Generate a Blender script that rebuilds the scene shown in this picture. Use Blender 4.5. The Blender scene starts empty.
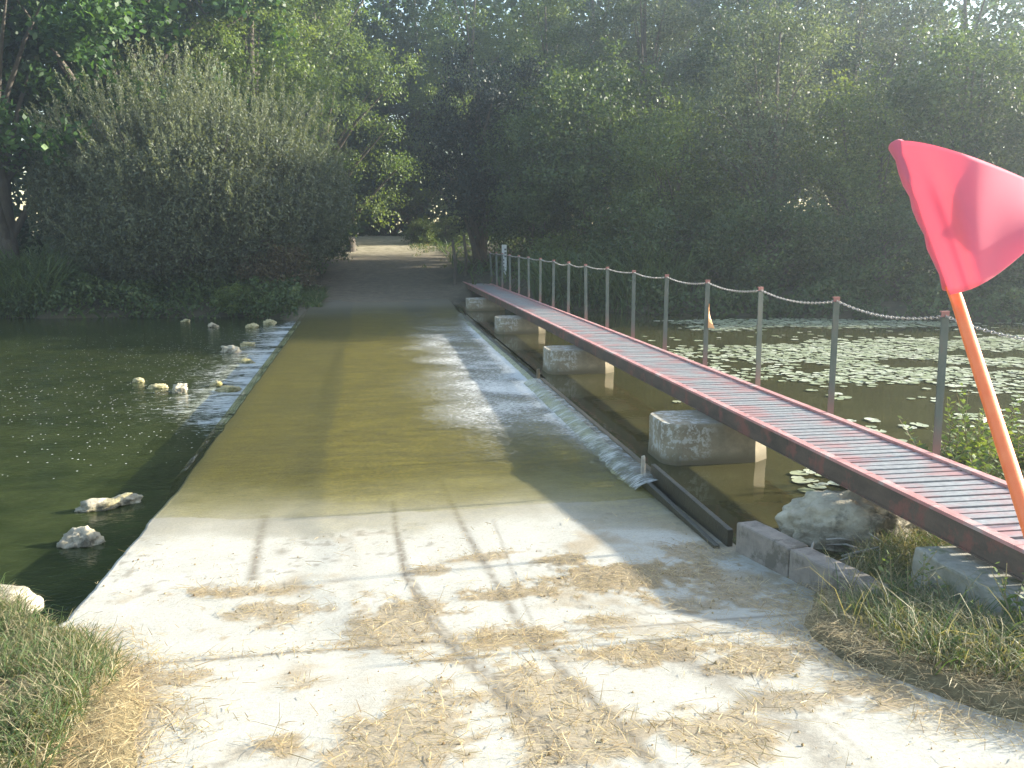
import bpy, math, random
import numpy as np
from mathutils import Vector
random.seed(7); rng = np.random.default_rng(7)
R = math.radians
sc = bpy.context.scene
col = sc.collection

# ------------------------------------------------------------------ camera
TH = math.atan(153/900); PS = math.atan(146*math.cos(TH)/900); CH = 1.75
cam = bpy.data.cameras.new('camera'); camo = bpy.data.objects.new('camera', cam); col.objects.link(camo)
camo.location = (0, 0, CH); camo.rotation_euler = (R(90)-TH, 0, -PS)
cam.sensor_width = 36; cam.lens = 36*900/1024; cam.clip_start = .05; cam.clip_end = 2000
sc.camera = camo

# ------------------------------------------------------------------ light
SUN_AZ, SUN_EL = 85, 19
w = bpy.data.worlds.new('World'); sc.world = w; w.use_nodes = True
nt = w.node_tree; bg = nt.nodes['Background']
sky = nt.nodes.new('ShaderNodeTexSky'); sky.sky_type = 'NISHITA'; sky.sun_disc = False
sky.sun_elevation = R(SUN_EL); sky.sun_rotation = R(SUN_AZ)
tint = nt.nodes.new('ShaderNodeMix'); tint.data_type = 'RGBA'; tint.blend_type = 'MULTIPLY'; tint.inputs[0].default_value = 1; tint.inputs[7].default_value = (1, .95, .86, 1)
nt.links.new(sky.outputs[0], tint.inputs[6]); nt.links.new(tint.outputs[2], bg.inputs[0]); bg.inputs[1].default_value = .15
sl = bpy.data.lights.new('sun', 'SUN'); sl.energy = 5.0; sl.angle = R(1.0); sl.color = (1, .94, .80)
so = bpy.data.objects.new('sun', sl); col.objects.link(so)
sv = Vector((math.sin(R(SUN_AZ))*math.cos(R(SUN_EL)), math.cos(R(SUN_AZ))*math.cos(R(SUN_EL)), math.sin(R(SUN_EL))))
so.rotation_euler = (-sv).to_track_quat('-Z', 'Y').to_euler()
sc.view_settings.view_transform = 'Standard'; sc.view_settings.look = 'None'
sc.view_settings.exposure = 1.95; GLARE_HAZE = .0036; sc.view_settings.gamma = 1  # density belongs to the added veil of glare

# ------------------------------------------------------------------ helpers
def at(x, y, z=0.0):
    """where the ground plane of height z lies for a point measured in the photograph"""
    u, v = x-512, y-384
    fw = 900*math.cos(TH)-v*math.sin(TH); dn = 900*math.sin(TH)+v*math.cos(TH)
    s = (CH-z)/dn; F, Q = fw*s, u*s
    return (F*math.sin(PS)+Q*math.cos(PS), F*math.cos(PS)-Q*math.sin(PS))
def atd(x, y, d):
    u, v = x-512, y-384; k = d/900
    F = d*math.cos(TH)-v*k*math.sin(TH); dn = d*math.sin(TH)+v*k*math.cos(TH); Q = u*k
    return Vector((F*math.sin(PS)+Q*math.cos(PS), F*math.cos(PS)-Q*math.sin(PS), CH-dn))
def tag(o, label=None, cat=None, group=None, kind=None):
    if label: o['label'] = label
    if cat: o['category'] = cat
    if group: o['group'] = group
    if kind: o['kind'] = kind
    return o
def empty(name, loc, rz=0):
    o = bpy.data.objects.new(name, None); col.objects.link(o)
    o.location = loc; o.rotation_euler = (0, 0, rz); o.empty_display_size = .2
    return o
def np_mesh(name, V, F, attrs=None, smooth=False):
    """V (n,3); F list of (m,k) int arrays"""
    me = bpy.data.meshes.new(name)
    V = np.asarray(V, dtype=np.float32); F = [np.asarray(f, dtype=np.int32) for f in F if len(f)]
    me.vertices.add(len(V)); me.vertices.foreach_set('co', V.ravel())
    loops = np.concatenate([f.ravel() for f in F]); cnt = np.concatenate([np.full(len(f), f.shape[1], np.int32) for f in F])
    me.loops.add(len(loops)); me.loops.foreach_set('vertex_index', loops)
    me.polygons.add(len(cnt)); st = np.concatenate([[0], np.cumsum(cnt)[:-1]]).astype(np.int32)
    me.polygons.foreach_set('loop_start', st)
    if smooth: me.polygons.foreach_set('use_smooth', np.ones(len(cnt), dtype=bool))
    me.update(calc_edges=True)
    for k, a in (attrs or {}).items():
        a = np.asarray(a, dtype=np.float32)
        if a.ndim == 1:
            at_ = me.attributes.new(k, 'FLOAT', 'POINT'); at_.data.foreach_set('value', a)
        else:
            at_ = me.attributes.new(k, 'FLOAT_COLOR', 'POINT'); at_.data.foreach_set('color', a.ravel())
    return me
def obj(name, me, mat, parent=None, loc=None):
    o = bpy.data.objects.new(name, me); col.objects.link(o)
    if mat and not me.materials: me.materials.append(mat)
    if parent: o.parent = parent
    if loc is not None: o.location = loc
    return o
class MB:
    def __init__(s): s.v = []; s.f = []
    def add(s, V, F):
        b = len(s.v); s.v += [tuple(p) for p in V]; s.f += [tuple(b+i for i in f) for f in F]
    def box(s, x0, x1, y0, y1, z0, z1, bev=0):
        s.hexa([(x0,y0,z0),(x1,y0,z0),(x1,y1,z0),(x0,y1,z0),(x0,y0,z1),(x1,y0,z1),(x1,y1,z1),(x0,y1,z1)])
    def hexa(s, p):
        s.add(p, [(0,3,2,1),(4,5,6,7),(0,1,5,4),(1,2,6,5),(2,3,7,6),(3,0,4,7)])
    def tube(s, pts, rad, n=8, cap=True):
        pts = [Vector(p) for p in pts]
        if not hasattr(rad, '__len__'): rad = [rad]*len(pts)
        V = []; F = []
        for i, p in enumerate(pts):
            t = (pts[min(i+1, len(pts)-1)]-pts[max(i-1, 0)]).normalized()
            a = t.cross(Vector((0, 0, 1)) if abs(t.z) < .9 else Vector((1, 0, 0))).normalized(); b = t.cross(a)
            for k in range(n):
                an = 2*math.pi*k/n; V.append(p+a*math.cos(an)*rad[i]+b*math.sin(an)*rad[i])
        for i in range(len(pts)-1):
            for k in range(n): F.append((i*n+k, i*n+(k+1) % n, (i+1)*n+(k+1) % n, (i+1)*n+k))
        if cap: F.append(tuple(range(n))[::-1]); F.append(tuple((len(pts)-1)*n+k for k in range(n)))
        s.add(V, F)
    def mesh(s, name, smooth=False):
        me = bpy.data.meshes.new(name); me.from_pydata(s.v, [], s.f); me.update()
        if smooth:
            me.polygons.foreach_set('use_smooth', np.ones(len(me.polygons), dtype=bool))
        return me
    def build(s, name, mat, parent=None, loc=None, smooth=False, bevel=0):
        o = obj(name, s.mesh(name, smooth), mat, parent, loc)
        if bevel:
            m = o.modifiers.new('bevel', 'BEVEL'); m.width = bevel; m.segments = 2; m.limit_method = 'ANGLE'
        return o
# value noise
_perm = rng.random((64, 64, 64)).astype(np.float32)
def vnoise(x, y, z=0.0, s=1.0):
    x = np.asarray(x, dtype=np.float64)/s; y = np.asarray(y, dtype=np.float64)/s; z = np.zeros_like(x)+np.asarray(z, dtype=np.float64)/s
    xi, yi, zi = np.floor(x).astype(int), np.floor(y).astype(int), np.floor(z).astype(int)
    fx, fy, fz = x-xi, y-yi, z-zi
    fx, fy, fz = [t*t*(3-2*t) for t in (fx, fy, fz)]
    def g(a, b, c): return _perm[(xi+a) & 63, (yi+b) & 63, (zi+c) & 63]
    l = lambda a, b, t: a+(b-a)*t
    return l(l(l(g(0,0,0), g(1,0,0), fx), l(g(0,1,0), g(1,1,0), fx), fy), l(l(g(0,0,1), g(1,0,1), fx), l(g(0,1,1), g(1,1,1), fx), fy), fz)
def fbm(x, y, z=0.0, s=1.0, o=4):
    t = 0; a = .5; n = 0
    for i in range(o):
        t = t+a*vnoise(np.asarray(x)+i*17.3, np.asarray(y)+i*9.1, z, s/2**i); n += a; a *= .55
    return t/n
def sm(a, b, x):
    t = np.clip((np.asarray(x)-a)/(b-a), 0, 1); return t*t*(3-2*t)

# ------------------------------------------------------------------ materials
def mat(name):
    m = bpy.data.materials.new(name); m.use_nodes = True
    return m, m.node_tree, m.node_tree.nodes['Principled BSDF']
def N(nt, t, **kw):
    n = nt.nodes.new(t)
    for k, v in kw.items():
        if k.startswith('i_'): n.inputs[k[2:].replace('_', ' ')].default_value = v
        elif k.startswith('n'): n.inputs[int(k[1:])].default_value = v
        else: setattr(n, k, v)
    return n
def ramp(nt, src, stops):
    r = nt.nodes.new('ShaderNodeValToRGB'); el = r.color_ramp.elements
    while len(el) < len(stops): el.new(.5)
    for e, (p, c) in zip(el, stops):
        e.position = p; e.color = (*c, 1) if len(c) == 3 else c
    nt.links.new(src, r.inputs[0]); return r.outputs[0]
def mix(nt, f, a, b, mode='MIX'):
    m = nt.nodes.new('ShaderNodeMix'); m.data_type = 'RGBA'; m.blend_type = mode
    for s, v in ((m.inputs[0], f), (m.inputs[6], a), (m.inputs[7], b)):
        if hasattr(v, 'links'): nt.links.new(v, s)
        else: s.default_value = v if not isinstance(v, tuple) else ((*v, 1) if len(v) == 3 else v)
    return m.outputs[2]
def noise(nt, scale, detail=5, rough=.6, vec=None, coord='Object', stretch=None):
    n = N(nt, 'ShaderNodeTexNoise'); n.inputs['Scale'].default_value = scale; n.inputs['Detail'].default_value = detail; n.inputs['Roughness'].default_value = rough
    tc = nt.nodes.new('ShaderNodeTexCoord'); src = tc.outputs[coord]
    if stretch:
        mp = nt.nodes.new('ShaderNodeMapping'); mp.inputs['Scale'].default_value = stretch; nt.links.new(src, mp.inputs[0]); src = mp.outputs[0]
    nt.links.new(src, n.inputs['Vector']); return n.outputs['Fac']
def bump(nt, bs, h, strength=.4, dist=.02):
    b = nt.nodes.new('ShaderNodeBump'); b.inputs['Strength'].default_value = strength; b.inputs['Distance'].default_value = dist
    nt.links.new(h, b.inputs['Height']); nt.links.new(b.outputs[0], bs.inputs['Normal']); return b
def attr(nt, name, out='Color'):
    a = nt.nodes.new('ShaderNodeAttribute'); a.attribute_name = name; return a.outputs[out]
def mottled(name, c1, c2, scale=8, rough=.8, bs=.4, bd=.02, c3=None, stretch=None, metal=0, lo=.3, hi=.7):
    m, nt, b = mat(name)
    f = noise(nt, scale, 8, .65, stretch=stretch)
    c = ramp(nt, f, [(lo, c1), (hi, c2)])
    if c3:
        g = noise(nt, scale*.37, 6, .7); g2 = ramp(nt, g, [(.52, (0,0,0)), (.6, (1,1,1))]); c = mix(nt, g2, c, c3)
    nt.links.new(c, b.inputs['Base Color']); b.inputs['Roughness'].default_value = rough; b.inputs['Metallic'].default_value = metal
    h = noise(nt, scale*3, 8, .7); bump(nt, b, h, bs, bd)
    return m
def leafmat(name, dark, mid, light, trans=.38, rough=.48):
    m, nt, b = mat(name)
    c = ramp(nt, attr(nt, 'var', 'Fac'), [(0, dark), (.55, mid), (1, light)])
    nt.links.new(c, b.inputs['Base Color']); b.inputs['Roughness'].default_value = rough
    b.inputs['Specular IOR Level'].default_value = .4
    tr = nt.nodes.new('ShaderNodeBsdfTranslucent')
    tc = mix(nt, 1.0, c, (1.5, 1.45, .6), 'MULTIPLY'); nt.links.new(tc, tr.inputs[0])
    ms = nt.nodes.new('ShaderNodeMixShader'); ms.inputs[0].default_value = trans
    nt.links.new(b.outputs[0], ms.inputs[1]); nt.links.new(tr.outputs[0], ms.inputs[2])
    nt.links.new(ms.outputs[0], nt.nodes['Material Output'].inputs[0])
    return m
M = {}
M['willow'] = leafmat('willow_leaf', (.055,.072,.042), (.12,.14,.09), (.21,.23,.155))
M['alder'] = leafmat('alder_leaf', (.03,.055,.018), (.065,.10,.035), (.13,.17,.065))
M['broad'] = leafmat('broad_leaf', (.015,.04,.012), (.035,.085,.02), (.10,.18,.04))
M['lime'] = leafmat('lime_leaf', (.06,.10,.025), (.11,.16,.045), (.17,.22,.07), .45)
M['yew'] = leafmat('dark_leaf', (.008,.014,.008), (.014,.024,.013), (.025,.04,.02), .1)
M['grey'] = leafmat('grey_leaf', (.05,.07,.045), (.095,.125,.08), (.19,.22,.15))
M['yellow'] = leafmat('yellow_leaf', (.05,.08,.02), (.10,.14,.04), (.18,.22,.07), .4)
M['bramble'] = leafmat('bramble_leaf', (.05,.04,.02), (.10,.075,.045), (.13,.13,.05), .3)
M['grass'] = leafmat('grass_blade', (.27,.23,.14), (.075,.105,.04), (.085,.14,.04), .3, .6)
M['straw'] = leafmat('straw', (.20,.13,.06), (.38,.29,.15), (.55,.45,.27), .15, .6)
M['reed'] = leafmat('reed_blade', (.03,.055,.015), (.06,.10,.03), (.10,.14,.05), .3)
M['bark'] = mottled('bark', (.05,.04,.03), (.13,.11,.085), 9, .9, .8, .03, stretch=(1,1,.25))
M['lime_stone'] = mottled('limestone', (.25,.215,.155), (.58,.52,.40), 6, .9, 1.0, .03, c3=(.13,.115,.08))
M['mossy_stone'] = mottled('mossy_stone', (.25,.21,.10), (.5,.44,.27), 9, .8, .8, .02, c3=(.14,.13,.05))
M['kerb'] = mottled('kerb_concrete', (.17,.145,.125), (.27,.235,.20), 14, .9, .5, .01, c3=(.12,.105,.085))
M['abut'] = mottled('old_concrete', (.20,.19,.15), (.36,.34,.28), 12, .9, .6, .01, c3=(.16,.17,.09))
M['wetwood'] = mottled('wet_wood', (.025,.022,.015), (.07,.06,.035), 10, .5, .6, .01, stretch=(1,.2,1))
M['wallwood'] = mottled('weir_timber', (.06,.045,.025), (.15,.11,.06), 10, .5, .6, .01, stretch=(1,.2,1))
M['drift'] = mottled('driftwood', (.25,.22,.18), (.45,.41,.35), 14, .85, .5, .01)
M['orange'] = mottled('orange_paint', (.88,.17,.05), (.95,.25,.09), 30, .45, .1, .002)
M['red_paint'] = mottled('red_paint', (.34,.13,.12), (.52,.27,.25), 14, .6, .5, .004, c3=(.40,.30,.28), stretch=(1,.35,1))
M['beam'] = mottled('beam_paint', (.05,.038,.03), (.12,.085,.065), 12, .6, .5, .004, c3=(.17,.07,.055), stretch=(1,.3,1))
M['steel_dark'] = mottled('dark_steel', (.04,.035,.03), (.10,.085,.07), 14, .6, .4, .004)
M['chain'] = mottled('chain_metal', (.30,.27,.25), (.5,.47,.44), 60, .45, .2, .001, metal=.6)
def deckmat():
    m, nt, b = mat('deck_slat')
    f = noise(nt, 5, 6, .7, stretch=(.6, 1, 1)); g = noise(nt, 30, 4, .7)
    c = ramp(nt, g, [(.3, (.20,.20,.205)), (.7, (.34,.335,.33))])
    tc = nt.nodes.new('ShaderNodeTexCoord'); sx = nt.nodes.new('ShaderNodeSeparateXYZ'); nt.links.new(tc.outputs['Object'], sx.inputs[0])
    # paint survives near the two long edges
    a = N(nt, 'ShaderNodeMath', operation='SUBTRACT', n1=2.945); nt.links.new(sx.outputs[0], a.inputs[0])
    ab = N(nt, 'ShaderNodeMath', operation='ABSOLUTE'); nt.links.new(a.outputs[0], ab.inputs[0])
    ad = N(nt, 'ShaderNodeMath', operation='MULTIPLY_ADD', n1=.55, n2=0.0); nt.links.new(ab.outputs[0], ad.inputs[0]); nt.links.new(f, ad.inputs[2])
    fac = ramp(nt, ad.outputs[0], [(.52, (0,0,0)), (.72, (1,1,1))])
    c = mix(nt, fac, c, (.36,.19,.18))
    nt.links.new(c, b.inputs['Base Color']); b.inputs['Roughness'].default_value = .45; b.inputs['Metallic'].default_value = .15
    bump(nt, b, g, .3, .003); return m
M['deck'] = deckmat()
def postmat():
    m, nt, b = mat('post_paint')
    f = noise(nt, 7, 6, .7, stretch=(1,1,.5)); c = ramp(nt, f, [(.35, (.06,.085,.072)), (.55, (.11,.12,.105)), (.7, (.16,.09,.07))])
    tc = nt.nodes.new('ShaderNodeTexCoord'); sx = nt.nodes.new('ShaderNodeSeparateXYZ'); nt.links.new(tc.outputs['Object'], sx.inputs[0])
    ad = N(nt, 'ShaderNodeMath', operation='MULTIPLY_ADD', n1=.5); nt.links.new(f, ad.inputs[0]); nt.links.new(sx.outputs[2], ad.inputs[2])
    fac = ramp(nt, ad.outputs[0], [(.26, (1,1,1)), (.48, (0,0,0)), ])
    c = mix(nt, fac, c, (.20,.11,.095))
    g = N(nt, 'ShaderNodeMath', operation='GREATER_THAN', n1=.815); nt.links.new(sx.outputs[2], g.inputs[0])
    c = mix(nt, g.outputs[0], c, (.32,.14,.12))
    nt.links.new(c, b.inputs['Base Color']); b.inputs['Roughness'].default_value = .6; bump(nt, b, f, .4, .004); return m
M['post'] = postmat()
def piermat():
    m, nt, b = mat('pier_masonry')
    f = noise(nt, 6, 8, .7); c = ramp(nt, f, [(.3, (.15,.125,.085)), (.7, (.28,.24,.17))])
    g = noise(nt, 14, 6, .75); g2 = ramp(nt, g, [(.50, (0,0,0)), (.56, (1,1,1))])
    tc = nt.nodes.new('ShaderNodeTexCoord'); sx = nt.nodes.new('ShaderNodeSeparateXYZ'); nt.links.new(tc.outputs['Object'], sx.inputs[0])
    l = N(nt, 'ShaderNodeMapRange'); nt.links.new(sx.outputs[0], l.inputs[0]); l.inputs[1].default_value = .3; l.inputs[2].default_value = .42; l.inputs[3].default_value = 1; l.inputs[4].default_value = 0
    k = N(nt, 'ShaderNodeMath', operation='MULTIPLY'); nt.links.new(l.outputs[0], k.inputs[0]); nt.links.new(g2, k.inputs[1])
    c = mix(nt, k.outputs[0], c, (.37,.36,.33))
    w_ = N(nt, 'ShaderNodeMapRange'); nt.links.new(sx.outputs[2], w_.inputs[0]); w_.inputs[1].default_value = .03; w_.inputs[2].default_value = .10; w_.inputs[3].default_value = 1; w_.inputs[4].default_value = 0
    c = mix(nt, w_.outputs[0], c, (.12,.10,.06))
    nt.links.new(c, b.inputs['Base Color']); b.inputs['Roughness'].default_value = .9; bump(nt, b, g, .6, .01); return m
M['pier'] = piermat()
def slabmat():
    m, nt, b = mat('ford_concrete')
    k = attr(nt, 'mask'); sp = nt.nodes.new('ShaderNodeSeparateColor'); nt.links.new(k, sp.inputs[0])
    f = noise(nt, 3, 9, .7); g = noise(nt, 60, 4, .8)
    c = ramp(nt, f, [(.3, (.33,.31,.26)), (.7, (.43,.41,.35))])
    c = mix(nt, .35, c, ramp(nt, g, [(.35, (.26,.25,.22)), (.6, (.50,.48,.42))]))
    dirt = ramp(nt, noise(nt, 90, 3, .8), [(.3, (.19,.145,.085)), (.7, (.36,.285,.18))])
    c = mix(nt, sp.outputs[0], c, dirt)
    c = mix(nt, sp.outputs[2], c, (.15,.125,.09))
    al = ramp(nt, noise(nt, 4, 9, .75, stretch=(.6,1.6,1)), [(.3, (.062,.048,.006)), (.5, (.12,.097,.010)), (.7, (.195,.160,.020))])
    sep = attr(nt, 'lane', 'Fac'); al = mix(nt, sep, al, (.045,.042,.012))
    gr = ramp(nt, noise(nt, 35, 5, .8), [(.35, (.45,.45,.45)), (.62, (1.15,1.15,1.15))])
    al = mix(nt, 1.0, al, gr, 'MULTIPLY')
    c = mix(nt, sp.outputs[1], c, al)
    nt.links.new(c, b.inputs['Base Color']); b.inputs['Roughness'].default_value = .85
    bump(nt, b, g, .35, .006); return m
M['slab'] = slabmat()
def filmmat(spill=False):
    m, nt, b = mat('spilling_water' if spill else 'shallow_water')
    nt.nodes.remove(b)
    h1 = noise(nt, 9, 5, .65, stretch=(.4, 5, .6) if spill else (.7, 2.2, 1)); h2 = noise(nt, 38, 3, .6, stretch=(.8, 1.6, 1))
    hh = N(nt, 'ShaderNodeMath', operation='MULTIPLY_ADD', n1=.35); nt.links.new(h2, hh.inputs[0]); nt.links.new(h1, hh.inputs[2])
    bp = nt.nodes.new('ShaderNodeBump'); bp.inputs['Strength'].default_value = .6; bp.inputs['Distance'].default_value = .02; nt.links.new(hh.outputs[0], bp.inputs['Height'])
    dp = attr(nt, 'deep', 'Fac'); t = N(nt, 'ShaderNodeBsdfTransparent'); nt.links.new(mix(nt, dp, (.985,.98,.95), (.88,.86,.64)), t.inputs[0])
    g = N(nt, 'ShaderNodeBsdfGlossy'); g.inputs['Roughness'].default_value = .12; nt.links.new(bp.outputs[0], g.inputs['Normal'])
    lw = N(nt, 'ShaderNodeLayerWeight'); lw.inputs[0].default_value = .5; nt.links.new(bp.outputs[0], lw.inputs['Normal'])
    p5 = N(nt, 'ShaderNodeMath', operation='POWER', n1=5.0); nt.links.new(lw.outputs['Facing'], p5.inputs[0])
    fr = N(nt, 'ShaderNodeMath', operation='MULTIPLY_ADD', n1=.5, n2=.02); nt.links.new(p5.outputs[0], fr.inputs[0])
    fd = N(nt, 'ShaderNodeMath', operation='MULTIPLY'); nt.links.new(fr.outputs[0], fd.inputs[0]); nt.links.new(dp, fd.inputs[1]); fr = fd
    s1 = nt.nodes.new('ShaderNodeMixShader'); nt.links.new(fr.outputs[0], s1.inputs[0]); nt.links.new(t.outputs[0], s1.inputs[1]); nt.links.new(g.outputs[0], s1.inputs[2])
    d = N(nt, 'ShaderNodeBsdfDiffuse'); d.inputs[0].default_value = (.62,.62,.59,1); nt.links.new(bp.outputs[0], d.inputs['Normal'])
    fo = attr(nt, 'foam', 'Fac'); nz = noise(nt, 26, 6, .85, stretch=(.25, 2.2, .4) if spill else (.8, 1.5, 1))
    ad = N(nt, 'ShaderNodeMath', operation='ADD'); nt.links.new(fo, ad.inputs[0]); nt.links.new(nz, ad.inputs[1])
    fac = ramp(nt, ad.outputs[0], [(.0, (0,0,0)), (.62, (0,0,0)), (.80, (.30,.30,.30)), (.98, (.95,.95,.95))])
    s2 = nt.nodes.new('ShaderNodeMixShader'); nt.links.new(fac, s2.inputs[0]); nt.links.new(s1.outputs[0], s2.inputs[1]); nt.links.new(d.outputs[0], s2.inputs[2])
    nt.links.new(s2.outputs[0], nt.nodes['Material Output'].inputs[0]); return m
M['film'] = filmmat()
M['spill'] = filmmat(True)
def rivermat(name, base, base2, rip, ripd, foam=True, rough=.06, stretch=(1,1,1)):
    m, nt, b = mat(name)
    c = ramp(nt, noise(nt, 1.6, 6, .7), [(.35, base), (.65, base2)])
    h1 = noise(nt, rip, 4, .6, stretch=stretch)
    bump(nt, b, h1, ripd, .02)
    b.inputs['Roughness'].default_value = rough; b.inputs['IOR'].default_value = 1.33
    if foam:
        fo = attr(nt, 'foam', 'Fac'); nz = noise(nt, 13, 5, .75, stretch=(.45, 2.2, 1)); 
        ad = N(nt, 'ShaderNodeMath', operation='ADD'); nt.links.new(fo, ad.inputs[0]); nt.links.new(nz, ad.inputs[1])
        fac = ramp(nt, ad.outputs[0], [(.0, (0,0,0)), (.74, (0,0,0)), (.90, (.9,.9,.9))])
        # white dots: floating bubbles and painted sparkle together
        vo = N(nt, 'ShaderNodeTexVoronoi'); vo.inputs['Scale'].default_value = 17; tc = nt.nodes.new('ShaderNodeTexCoord'); nt.links.new(tc.outputs['Object'], vo.inputs['Vector'])
        lt = ramp(nt, vo.outputs['Distance'], [(.0, (1,1,1)), (.12, (1,1,1)), (.16, (0,0,0))])
        ft = attr(nt, 'fleck', 'Fac'); sp = nt.nodes.new('ShaderNodeSeparateColor'); nt.links.new(vo.outputs['Color'], sp.inputs[0])
        gt = N(nt, 'ShaderNodeMath', operation='LESS_THAN'); nt.links.new(sp.outputs[0], gt.inputs[0]); nt.links.new(ft, gt.inputs[1])
        mu = N(nt, 'ShaderNodeMath', operation='MULTIPLY'); nt.links.new(lt, mu.inputs[0]); nt.links.new(gt.outputs[0], mu.inputs[1])
        mx = N(nt, 'ShaderNodeMath', operation='MAXIMUM'); nt.links.new(fac, mx.inputs[0]); nt.links.new(mu.outputs[0], mx.inputs[1])
        c = mix(nt, mx.outputs[0], c, (.62,.63,.62))
        rr = mix(nt, mx.outputs[0], (rough,)*3, (.7,)*3); nt.links.new(rr, b.inputs['Roughness'])
    nt.links.new(c, b.inputs['Base Color']); return m
M['river'] = rivermat('river_water', (.018,.026,.009), (.040,.050,.017), 5, .5, True, .08, (1,1.4,1))
M['pond'] = rivermat('pond_water', (.045,.042,.017), (.062,.056,.022), 3.5, .10, False, .04)
def groundmat():
    m, nt, b = mat('bank_soil')
    k = attr(nt, 'mask'); sp = nt.nodes.new('ShaderNodeSeparateColor'); nt.links.new(k, sp.inputs[0])
    c = ramp(nt, noise(nt, 2.5, 9, .7), [(.3, (.035,.032,.018)), (.7, (.09,.075,.045))])
    tr = ramp(nt, noise(nt, 5, 9, .75), [(.3, (.085,.066,.042)), (.7, (.20,.16,.105))])
    c = mix(nt, sp.outputs[0], c, tr)
    c = mix(nt, sp.outputs[2], c, ramp(nt, noise(nt, 3, 8, .75), [(.35, (.16,.15,.07)), (.5, (.36,.31,.21)), (.7, (.50,.44,.32))]))  # pale sand at the far end, its sunlit look painted into the tone
    st = ramp(nt, noise(nt, 25, 6, .75), [(.3, (.10,.075,.035)), (.7, (.26,.21,.11))])
    c = mix(nt, sp.outputs[1], c, st)
    nt.links.new(c, b.inputs['Base Color']); b.inputs['Roughness'].default_value = .95
    bump(nt, b, noise(nt, 18, 8, .75), .8, .03); return m
M['ground'] = groundmat()
def padmat():
    m, nt, b = mat('lily_leaf')
    oi = nt.nodes.new('ShaderNodeObjectInfo'); va = attr(nt, 'var', 'Fac')
    a = N(nt, 'ShaderNodeMath', operation='ADD'); nt.links.new(oi.outputs['Random'], a.inputs[0]); nt.links.new(va, a.inputs[1])
    fr = N(nt, 'ShaderNodeMath', operation='FRACT'); nt.links.new(a.outputs[0], fr.inputs[0])
    c = ramp(nt, fr.outputs[0], [(0, (.26,.29,.16)), (.6, (.40,.43,.30)), (1, (.55,.56,.44))])  # paleness stands for sky glare, painted into the leaf colour
    nt.links.new(c, b.inputs['Base Color']); b.inputs['Roughness'].default_value = .3; return m
M['pad'] = padmat()
def flagmat():
    m, nt, b = mat('flag_cloth')
    g = noise(nt, 6, 3, .5); c = ramp(nt, g, [(.3, (.66,.19,.26)), (.7, (.73,.24,.31))])
    nt.links.new(c, b.inputs['Base Color']); b.inputs['Roughness'].default_value = .8; b.inputs['Sheen Weight'].default_value = .3; b.inputs['Specular IOR Level'].default_value = .2
    tr = nt.nodes.new('ShaderNodeBsdfTranslucent'); tr.inputs[0].default_value = (.92,.30,.34,1)
    ms = nt.nodes.new('ShaderNodeMixShader'); ms.inputs[0].default_value = .42
    nt.links.new(b.outputs[0], ms.inputs[1]); nt.links.new(tr.outputs[0], ms.inputs[2]); nt.links.new(ms.outputs[0], nt.nodes['Material Output'].inputs[0])
    wv = noise(nt, 900, 2, .5); bump(nt, b, wv, .2, .001); return m
M['flag'] = flagmat()
def plain(name, c, rough=.6):
    m, nt, b = mat(name); f = noise(nt, 25, 5, .6)
    nt.links.new(ramp(nt, f, [(.3, tuple(x*.8 for x in c)), (.7, c)]), b.inputs['Base Color']); b.inputs['Roughness'].default_value = rough; return m
M['gauge'] = plain('gauge_white', (.62,.63,.62)); M['gauge_mark'] = plain('gauge_mark', (.12,.12,.13)); M['tape'] = plain('tape_orange', (.65,.33,.14))

# ------------------------------------------------------------------ terrain
ZL, ZR, ZF = -.30, 0.0, -.045
def prof(Y):
    return np.interp(Y, [-20, 0, 2.0, 2.6, 3.0, 3.4, 3.75, 4.6, 6.6, 19, 21.5, 24, 27, 34, 42, 80, 400], [.45, .43, .315, .24, .175, .085, .02, 0, -.08, -.08, 0, .12, .35, 1.12, 1.5, 1.7, 2.5])
def onroad(x, y):
    # photograph point -> the sloping ramp surface
    X, Y = at(x, y); k = 1.0
    for _ in range(25): k = (CH-float(prof(Y*k)))/CH
    return X*k, Y*k
def lift(Ys, Xs):
    # boundaries measured on the flat plane, moved on to the ramp
    o = []
    for Y, X in zip(Ys, Xs):
        k = 1.0
        for _ in range(25): k = (CH-float(prof(Y*k)))/CH if Y > 0 else 1.0
        o.append((Y*k, X*k))
    return [q[0] for q in o], [q[1] for q in o]
def ybank(X): return np.interp(X, [-60,-12,-8,-3,-1.7,-1.3,2.1,3,4.2,5.7,8,12,25,60], [24,23.2,23.1,22.3,21.6,21,22.5,23.5,20.8,18.6,17.5,15.8,13.5,12])
def ynear(X): return np.interp(X, [-60,-4,-2.2,-1.75,-1.45,2.0,2.3,2.9,3.4,4,4.8,8,60], [4.4,4.5,4.35,4.3,3.95,4.2,4.15,4.35,4.9,5.7,5.6,5.0,5])
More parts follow.
